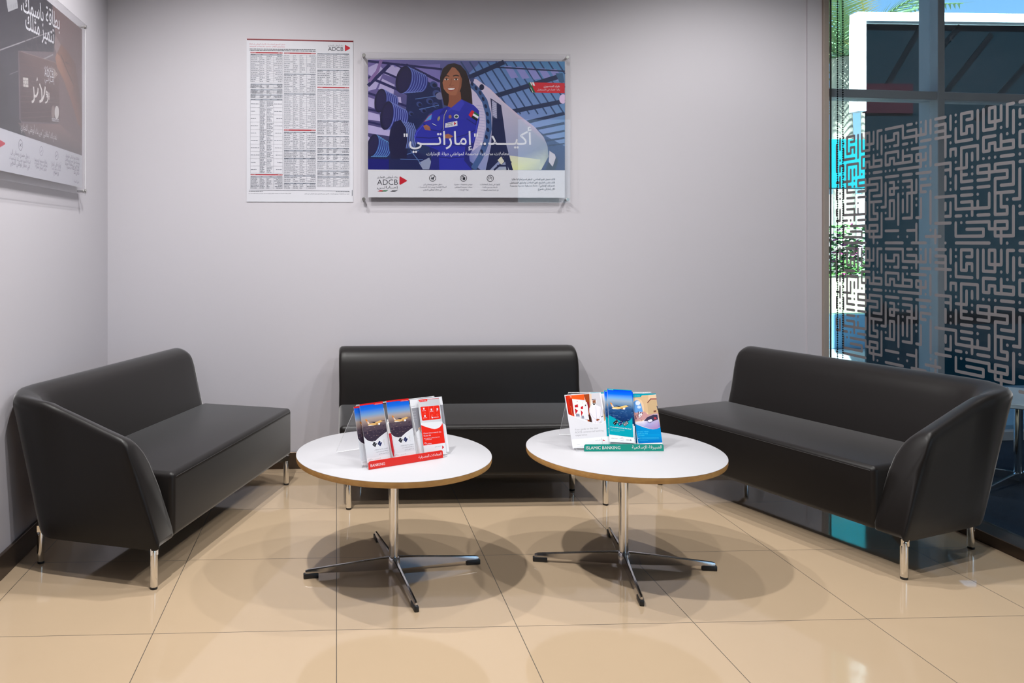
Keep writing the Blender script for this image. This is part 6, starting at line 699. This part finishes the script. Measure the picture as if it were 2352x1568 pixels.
def fees():
    sh = Sheet().slab(600, 916, (228, 228, 236), .003); X = lambda x: (x - 58) * 600 / 946; Y = lambda y: (1510 - y) * 916 / 1434
    K = 600 / 946
    class A_:
        def P(s, c, *p): sh.poly(c, [v for q in p for v in (X(q[0]), Y(q[1]))])
        def S(s, c, w, *p): sh.stroke(c, w * K, [v for q in p for v in (X(q[0]), Y(q[1]))], .0009)
        def T(s, t, x0, x1, y, c, bold=0): sh.text(t, X(x0), Y(y), X(x1), Y(y), c, bold, 1)
    a = A_()
    red=(176,24,44); g=(110,114,126); d=(52,54,64)
    a.P((150,20,36),(60,72),(1005,80),(1005,93),(60,84)); a.P((70,20,26),(60,79),(1005,87),(1005,90),(60,82))
    a.T('جدول الرسوم لعملاء بنك الاتحاد الوطني (سابقا)',84,400,124,(200,60,80)); a.T('Schedule of Fees for former UNB Customers',84,396,146,(200,60,80),0)
    a.T('بنك أبوظبي التجاري',780,914,130,d); a.T('ADCB',780,916,172,d,0); a.P((204,28,48),(930,122),(936,118),(976,142),(976,150),(936,174),(930,170))
    rn=random.Random(4)
    def dashes(x0,x1,y,c,w,al=0):
        x=x0
        while x<x1-3:
            l=rn.uniform(6,22); a.S(c,w,(x,y),(min(x+l,x1),y)); x+=l+rn.uniform(2.2,4)
    for y in (163,176): dashes(85,672,y,d,5)
    cols=[(92,376,[('r',195),('t',212,455,15),('t',472,508,3),('t',521,555,3),('t',567,595,2),('T',608,1258,10),('r',1271),('t',1289,1395,8)]),
    (388,670,[('r',197),('u',212,370,9),('t',381,545,10),('t',556,860,18),('r',876),('t',894,1048,9),('t',1058,1118,4),('t',1127,1272,9),('t',1280,1335,3),('t',1346,1395,3)]),
    (684,968,[('t',199,326,7),('t',344,480,8),('r',497),('t',518,776,15),('t',793,914,8),('t',931,1022,6),('t',1037,1076,3),('t',1090,1140,2),('t',1152,1222,4),('t',1236,1276,3),('t',1288,1375,5)])]
    def cell(x0,x1,y0,y1,full):
        n=max(1,int((y1-y0)/8.5))
        for i in range(n):
            y=y0+(i+.5)*(y1-y0)/n
            L=(x1-x0)*(rn.uniform(.45,.95) if full else rn.uniform(.25,.75))
            if full==2: dashes(x1-L-3,x1-3,y,g,3.6)
            else: dashes(x0+3,x0+3+L,y,g,3.6)
    for x0,x1,items in cols:
        w=x1-x0
        for it in items:
            if it[0]=='r':
                y=it[1]; a.P(red,(x0,y-6),(x1,y-5),(x1,y+6),(x0,y+5)); dashes(x0+4,x0+50,y,(235,200,205),3); dashes(x1-40,x1-4,y,(235,200,205),3); continue
            y0,y1,n=it[1],it[2],it[3]
            if it[0]!='u':
                a.P((150,158,172),(x0,y0-4),(x1,y0-4),(x1,y0+4),(x0,y0+4)); dashes(x0+3,x0+45,y0,d,3); dashes(x0+w*.32,x0+w*.38,y0,d,3); dashes(x0+w*.6,x0+w*.68,y0,d,3); dashes(x1-50,x1-3,y0,d,3)
                ys=y0+6
            else: ys=y0
            cx_=[x0,x0+w*.29,x0+w*.5,x0+w*.72,x1]
            for x in cx_: a.S((150,152,162),1.6,(x,ys),(x,y1))
            for i in range(n+1):
                y=ys+(y1-ys)*i/n
                a.S((160,162,172),1.3,(x0,y),(x1,y))
                if i<n:
                    y2=ys+(y1-ys)*(i+1)/n
                    if it[0]=='T':
                        ym=(y+y2)/2
                        cell(cx_[0],cx_[1],ym-5,ym+5,1); cell(cx_[1],cx_[2],y+2,y2-2,1); cell(cx_[2],cx_[3],y+5,y2-5,1); cell(cx_[3],cx_[4],ym-5,ym+5,2)
                    else:
                        cell(cx_[0],cx_[1],y+1,y2-1,1); cell(cx_[1],cx_[2],y+1,y2-1,0); cell(cx_[2],cx_[3],y+1,y2-1,0); cell(cx_[3],cx_[4],y+1,y2-1,2)
    a.S(g,2,(78,1408),(970,1412)); dashes(78,200,1417,d,4); dashes(850,970,1420,d,4)
    a.T('For more information and other service charges, please contact our call centre 600 50 2030',76,452,1439,d); a.T('لمزيد من المعلومات ورسوم الخدمات الأخرى يرجى الاتصال بمركز الاتصال على الرقم',572,970,1442,d)
    a.S(d,4,(996,1404),(996,1456))
    o = link('fee_notice', sh.mesh('fee_notice', M['print'])); place(o, (-.506, YB - .0035, 1.505), (1, 0, 0), (0, 0, 1))
    return tag(o, 'tall white notice with dense fee tables and red rules on back wall', 'notice')
fees()

# ================================================================== LEAFLET STANDS
HT = .4601
def frame_of(O, u, theta, b0):
    u = Vector((u[0], u[1], 0)).normalized(); n = Vector((-u.y, u.x, 0)); up = n * sin(theta) + Vector((0, 0, 1)) * cos(theta)
    return Vector((O[0], O[1], HT)) + n * b0, u, n, up
def stand(name, label, O, u, theta, W, sign_text, sign_col, sx0, sx1, sh_, ridge=.222, back=.2276):
    o0, ux, n, up = frame_of(O, u, theta, 0)
    root = thing(name, label, 'leaflet stand', o0, math.atan2(ux.y, ux.x), 'leaflet stands on the round tables')
    t = .0028; s_, c_ = sin(theta), cos(theta)
    b = NB()
    def slab(p0, p1):   # p = (b, c) points of a sheet bent from a to a+W
        d = Vector((p1[0] - p0[0], p1[1] - p0[1])).normalized(); m = Vector((-d.y, d.x)) * t
        vs = [b.verts.new((x, q[0] + e[0], q[1] + e[1])) for x in (0, W) for q, e in ((p0, (0, 0)), (p1, (0, 0)), (p1, m), (p0, m))]
        for i, f in enumerate(((0, 1, 2, 3), (7, 6, 5, 4), (0, 4, 5, 1), (1, 5, 6, 2), (2, 6, 7, 3), (3, 7, 4, 0))):
            b.faces.new([vs[k] for k in f]).material_index = 0 if i in (2, 4) else 1
    top = (ridge * s_, ridge * c_)
    slab((0, .003), top); slab((back, .003), (top[0] + .004, top[1]))
    slab((-.030, .0002), (0, .0002)); slab((-.033, .012), (-.030, .0032))
    box(b, 0, W, top[0] - .001, top[0] + .0035, top[1] - .0015, top[1] + .0012, mi=1)
    bm_obj('folded_acrylic_body', b, [M['acrylic'], M['acrylic_edge']], root)
    for x in (.108, .228):
        b = NB()
        vs = [b.verts.new((x + e, q[0], q[1])) for e in (0, .0022) for q in ((-.002, .004), (top[0] - .003, top[1] - .02), (top[0] - .012, top[1] - .02), (-.028, .004))]
        for f in ((0, 1, 2, 3), (7, 6, 5, 4), (0, 4, 5, 1), (1, 5, 6, 2), (2, 6, 7, 3), (3, 7, 4, 0)): b.faces.new([vs[k] for k in f])
        bm_obj('divider', b, M['acrylic_edge'], root)
    # coloured title strip on the front lip, rounded upper corners
    w, h = (sx1 - sx0) * 1000, sh_ * 1000; S = Sheet(); r = 7
    pts = [0, 0, w, 0]; pts += [v for i in range(6) for v in (w - r + r * cos(i * pi / 10), h - r + r * sin(i * pi / 10))]; pts += [v for i in range(6) for v in (r - r * sin(i * pi / 10), h - r + r * cos(i * pi / 10))]
    S.slab(w - 2 * r, h, sign_col, .0022, r, 0); S.slab(w, h - r, sign_col, .0022)
    S.poly(sign_col, pts); S.poly(sign_col, pts)
    for t_, x0, x1, y, bold in sign_text: S.text(t_, x0, y, x1, y, (244, 244, 244), bold, 1)
    so = link('title_strip', S.mesh('title_strip', M['gloss_print']), root); so.location = (sx0, -.0375, .0004); so.rotation_euler = (RAD(90 - 6), 0, 0)
    return root
OL, UL, THL = (.1, 2.872), (.892267, .451508), RAD(15)
OR_, UR, THR = (.938, 3.09), (.9997, -.0254), RAD(21)
stand('leaflet_stand', 'clear acrylic leaflet stand with a red title strip', OL, UL, THL, .345, [('BANKING', 8, 68, 8.5, 0), ('المعاملات المصرفية', 213, 316, 12, 0)], (238, 36, 22), -.001, .322, .029)
stand('leaflet_stand', 'clear acrylic leaflet stand with a green title strip', OR_, UR, THR, .338, [('ISLAMIC BANKING', 7, 142, 8, 0), ('الصيرفة الإسلامية', 188, 306, 10, 0)], (0, 154, 134), .031, .344, .027)
_LM = {}
def leaflet(name, label, art, w, h, st, a, t, rot, off, thick=.0012, group='printed leaflets in the two stands'):
    k = (art, thick)
    if k not in _LM:
        S = Sheet().slab(w, h, (232, 232, 238), thick)
        if art in ART: S.add(clip_prims(ART[art], w, h))
        _LM[k] = S.mesh(name, M['gloss_print'])
    O, u, th = st
    o0, ux, n, up = frame_of(O, u, th, 0); fwd = ux.cross(up)   # towards the reader
    ex = ux * cos(rot) + up * sin(rot); ey = up * cos(rot) - ux * sin(rot)
    o = link(name, _LM[k]); place(o, o0 + ux * a + up * t + fwd * off, ex, ey)
    return tag(o, label, 'leaflet', group)
L_ = (OL, UL, THL); R_ = (OR_, UR, THR)
leaflet('leaflet', 'blue sky airplane leaflet tucked behind at the far left of the red stand', 'travel', 99, 210, L_, -.012, .008, RAD(1), .006)
leaflet('leaflet', 'airplane leaflet at the left front of the red stand', 'travel', 99, 210, L_, .004, .014, RAD(1), .022)
leaflet('leaflet', 'airplane leaflet in the middle pocket of the red stand', 'travel', 99, 210, L_, .118, .016, RAD(0), .016)
leaflet('booklet', 'grey and white booklet behind the red rewards leaflet', 'plan', 148, 210, L_, .226, .010, RAD(-.5), .006)
leaflet('leaflet', 'red and grey rewards leaflet at the right of the red stand', 'rewards', 99, 210, L_, .254, .006, RAD(-1), .016)
leaflet('booklet', 'large white guide booklet showing a man in white robes', 'guide', 148, 210, R_, -.010, .000, RAD(3.5), .022, .002)
leaflet('booklet', 'plain white booklet hidden behind the guide booklet', 'blank', 148, 210, R_, .012, .004, RAD(1), .012, .002)
leaflet('leaflet', 'teal leaflet standing edge on between the guide booklet and airplane leaflets', 'saving', 99, 210, R_, .088, .012, RAD(1), .006)
leaflet('leaflet', 'rearmost teal airplane leaflet of the green stand pile', 'voyage', 99, 210, R_, .128, .018, RAD(-3), .022)
leaflet('leaflet', 'second teal airplane leaflet of the green stand pile', 'voyage', 99, 210, R_, .141, .018, RAD(-4), .025)
leaflet('leaflet', 'frontmost teal airplane leaflet of the green stand pile', 'voyage', 99, 210, R_, .136, .024, RAD(-4), .029)
leaflet('leaflet', 'teal topped leaflet behind the car leaflet', 'saving', 99, 210, R_, .235, .008, RAD(0), .006)
leaflet('leaflet', 'blue leaflet showing a white car at the right of the green stand', 'saving', 99, 210, R_, .251, .005, RAD(0), .016)
# red pen in the left stand
o0, ux, n, up = frame_of(OL, UL, THL, 0); fwd = ux.cross(up)
pen = thing('pen', 'red pen standing between the two airplane leaflets', 'pen'); place(pen, o0 + ux * .1125 + up * .022 + fwd * .030, (ux + up * .05), (up - ux * .05))
b = NB(); lathe(b, [(.0012, 0), (.003, .010), (.0048, .020), (.0050, .085)], 16); bm_obj('barrel', b, mat('red_pen_barrel', (.55, .012, .02), .25), pen, 40)
b = NB(); lathe(b, [(.0050, .085), (.0050, .118), (.0042, .124), (.0020, .126), (.0020, .136)], 16); bm_obj('cap', b, mat('white_pen_cap', (.75, .72, .72), .3), pen, 40)
b = NB(); box(b, -.0015, .0015, -.0075, -.0055, .088, .124); bm_obj('clip', b, M['chrome'], pen)
for ch in pen.children: ch.rotation_euler = (RAD(-90), 0, 0)

# ================================================================== BEYOND THE GLASS
struct('floor_annex', box(NB(), XG, 7.6, YF, 5.1, -.1, 0), M['carpet'])
struct('wall_right', box(NB(), 7.4, 7.6, YF, 5.1, 0, CEIL), M['wall'])
win2 = thing('window_2', None, None, (2.86, 4.78, 0), RAD(5.7)); win2['kind'] = 'structure'
b = NB(); box(b, .0, 4.6, .03, .036, .05, CEIL); spart('pane', b, M['glass2'], win2)
b = NB(); box(b, 0, 4.6, -.02, .11, 2.18, 2.232, .003, 1); spart('transom', b, M['mullion'], win2)
b = NB(); box(b, 0, 4.6, -.02, .14, 0, .06, .003, 1); spart('bottom_rail', b, M['mullion'], win2)
for x in (.945, 2.44, 3.94):
    b = NB(); box(b, x, x + .05, -.03, .12, 0, CEIL, .003, 1); spart('mullion', b, M['mullion'], win2)
# low table in the room behind the glass
rt = thing('side_table', 'small white pedestal table behind the glass at far right', 'table', (3.62, 4.05, 0), 0)
b = NB(); lathe(b, [(.295, .438), (.30, .442), (.30, .46), (.298, .462)], 64); bm_obj('tabletop', b, M['laminate'], rt, 40)
b = NB(); lathe(b, [(.0195, .03), (.0195, .44)], 24); bm_obj('column', b, M['chrome'], rt, 40)
for k in range(4):
    bm_obj('leg', star_leg(RAD(-62) + k * pi / 2), M['alu'], rt, 30)
b = NB(); bmesh.ops.create_icosphere(b, subdivisions=3, radius=.07)
rn = random.Random(3)
for v in b.verts: v.co = Vector((v.co.x * 1.3, v.co.y, v.co.z * .75)) * (1 + .25 * sin(v.co.x * 70) * cos(v.co.y * 60) + rn.uniform(-.06, .06))
o = bm_obj('plastic_bag', b, M['bluebag'], None, 30); o.location = (3.60, 3.80, .535); tag(o, 'crumpled dark blue bag on the table behind the glass', 'bag')
# bead chains of a blind
for y, l in ((4.352, 'left bead chain of a blind beside the window frame'), (4.305, 'right bead chain of a blind beside the window frame')):
    b = NB(); z = .62
    tube(b, [(2.83, y, .60), (2.83, y, CEIL)], .0012, 5)
    while z < CEIL - .05:
        r = bmesh.ops.create_cube(b, size=.0052)
        for v in r['verts']: v.co += Vector((2.83, y, z))
        z += .013
    tag(bm_obj('blind_chain', b, M['streak_and_chain']), l, 'blind chain', 'bead chains of the blind')
# outside
struct('ground', box(NB(), -6, 40, 5.1, 60, -.15, -.05), M['paving'])
kx0, ky = 4.741, 7.0
kio = thing('kiosk', 'dark glazed kiosk with a white frame outside the window', 'kiosk', (0, 0, 0))
b = NB(); box(b, kx0 + .122, kx0 + 4.5, ky + .06, ky + .08, .52, 3.28); bm_obj('dark_panel', b, M['teal_dark'], kio)
b = NB(); box(b, kx0, kx0 + 4.6, ky, ky + .12, 3.29, 3.375, .004, 1); box(b, kx0, kx0 + .081, ky, ky + .12, 2.47, 3.29); bm_obj('white_frame', b, M['white'], kio)
b = NB(); box(b, kx0 + .083, kx0 + .55, ky + .04, ky + .058, 2.46, 2.73); bm_obj('red_band', b, M['red_band'], kio)
b = NB(); box(b, kx0 + .122, kx0 + 4.5, ky + .06, ky + .08, -.05, .52); bm_obj('teal_base', b, M['teal'], kio)
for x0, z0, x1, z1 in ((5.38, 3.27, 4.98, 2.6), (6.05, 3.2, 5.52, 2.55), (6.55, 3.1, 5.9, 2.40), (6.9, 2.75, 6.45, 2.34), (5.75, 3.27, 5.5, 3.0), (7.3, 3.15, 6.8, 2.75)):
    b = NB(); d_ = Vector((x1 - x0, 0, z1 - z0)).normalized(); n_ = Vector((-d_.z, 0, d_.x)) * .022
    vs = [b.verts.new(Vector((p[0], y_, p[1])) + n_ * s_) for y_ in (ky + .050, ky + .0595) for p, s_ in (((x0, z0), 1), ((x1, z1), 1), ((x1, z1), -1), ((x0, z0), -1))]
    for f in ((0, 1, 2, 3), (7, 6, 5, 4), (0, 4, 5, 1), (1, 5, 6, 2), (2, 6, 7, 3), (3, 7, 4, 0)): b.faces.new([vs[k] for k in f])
    bm_obj('reflection_streak', b, M['streak_and_chain'], kio)  # dark streaks modelled in place of a lattice reflected in the panel
def palm(label, x, y, hz, spread, seed, droop):
    root = thing('palm_tree', label, 'tree', (x, y, -.05), 0, 'palm trees outside the window')
    b = NB(); tube(b, [(0, 0, 0), (.03, 0, hz * .4), (0, .02, hz * .8), (0, 0, hz)], [.17, .14, .13, .16], 14); bm_obj('trunk', b, M['trunk'], root, 60)
    r = random.Random(seed)
    for k in range(22):
        a = k * 2.4 + r.uniform(-.2, .2); el = r.uniform(-.2, 1.2); L = spread * r.uniform(.8, 1.1); b = NB(); pts = []
        for i in range(9):
            t = i / 8; pts.append(Vector((cos(a) * L * t * cos(el * (1 - t * .6)), sin(a) * L * t * cos(el * (1 - t * .6)), hz + L * (t * sin(el) - droop * t * t))))
        tube(b, pts, [.02 * (1 - i / 10) + .003 for i in range(9)], 5)
        for i in range(1, 33):
            t = i / 33; j = min(7, int(t * 8)); p = pts[j].lerp(pts[j + 1], t * 8 - j); d = (pts[j + 1] - pts[j]).normalized(); sd = d.cross(Vector((0, 0, 1))).normalized()
            for s_ in (1, -1):
                q = p + (sd * s_ * .8 + d * .7 + Vector((0, 0, -.15))).normalized() * .42 * (1.1 - abs(t - .45)); w = d * .022
                b.faces.new([b.verts.new(p - w), b.verts.new(p + w), b.verts.new(q)])
        bm_obj('frond', b, M['frond_dry'] if k % 9 == 2 else M['frond'], root)
palm('palm tree outside with its crown left of the kiosk', 7.1, 10.8, 3.9, 2.1, 5, .45)
palm('palm tree outside behind the kiosk roof', 11.4, 16.5, 5.6, 2.9, 8, .5)
b = NB(); box(b, 5.5, 6.5, 9.0, 9.08, 1.90, 2.48, .01, 1); box(b, 6.42, 6.47, 9.02, 9.07, -.05, 1.91); o = bm_obj('sign_board', b, M['turq']); tag(o, 'turquoise board outside in the bright strip beside the kiosk', 'board')
pl = thing('planter', 'pale yellow planter with blue base outside the window', 'planter', (0, 0, 0))
b = NB(); box(b, 5.7, 7.3, 9.6, 10.3, .38, .82, .01, 1); bm_obj('wall', b, M['pale_yellow'], pl)
b = NB(); box(b, 5.65, 7.35, 9.55, 10.35, -.05, .38, .01, 1); bm_obj('plinth', b, M['pale_blue'], pl)
hd = thing('flower_hedge', 'green hedge with pink flowers growing in the planter', 'hedge', (6.5, 9.95, .835))
r = random.Random(11); b = NB(); b2 = NB()
for k in range(1500):
    p = Vector((r.uniform(-.78, .78), r.uniform(-.33, .33), abs(r.gauss(.25, .22)))); p.z = max(.03, min(p.z, .64))
    a = r.uniform(0, 2 * pi); d = Vector((cos(a), sin(a), r.uniform(-.4, .6))).normalized(); s_ = d.orthogonal().normalized(); q = .035 * r.uniform(.7, 1.5)
    tb = b2 if k % 11 == 0 else b
    tb.faces.new([tb.verts.new(p), tb.verts.new(p + d * q + s_ * q * .5), tb.verts.new(p + d * q * 2.2), tb.verts.new(p + d * q - s_ * q * .5)])
bm_obj('foliage', b, M['leaf'], hd); bm_obj('blossom', b2, M['petal'], hd)
bw = NB(); box(bw, 7.6, 12, 15, 15.3, -.05, 2.2); o = bm_obj('far_wall', bw, M['white']); tag(o, 'white wall far outside beyond the planter', 'wall', None, 'structure')
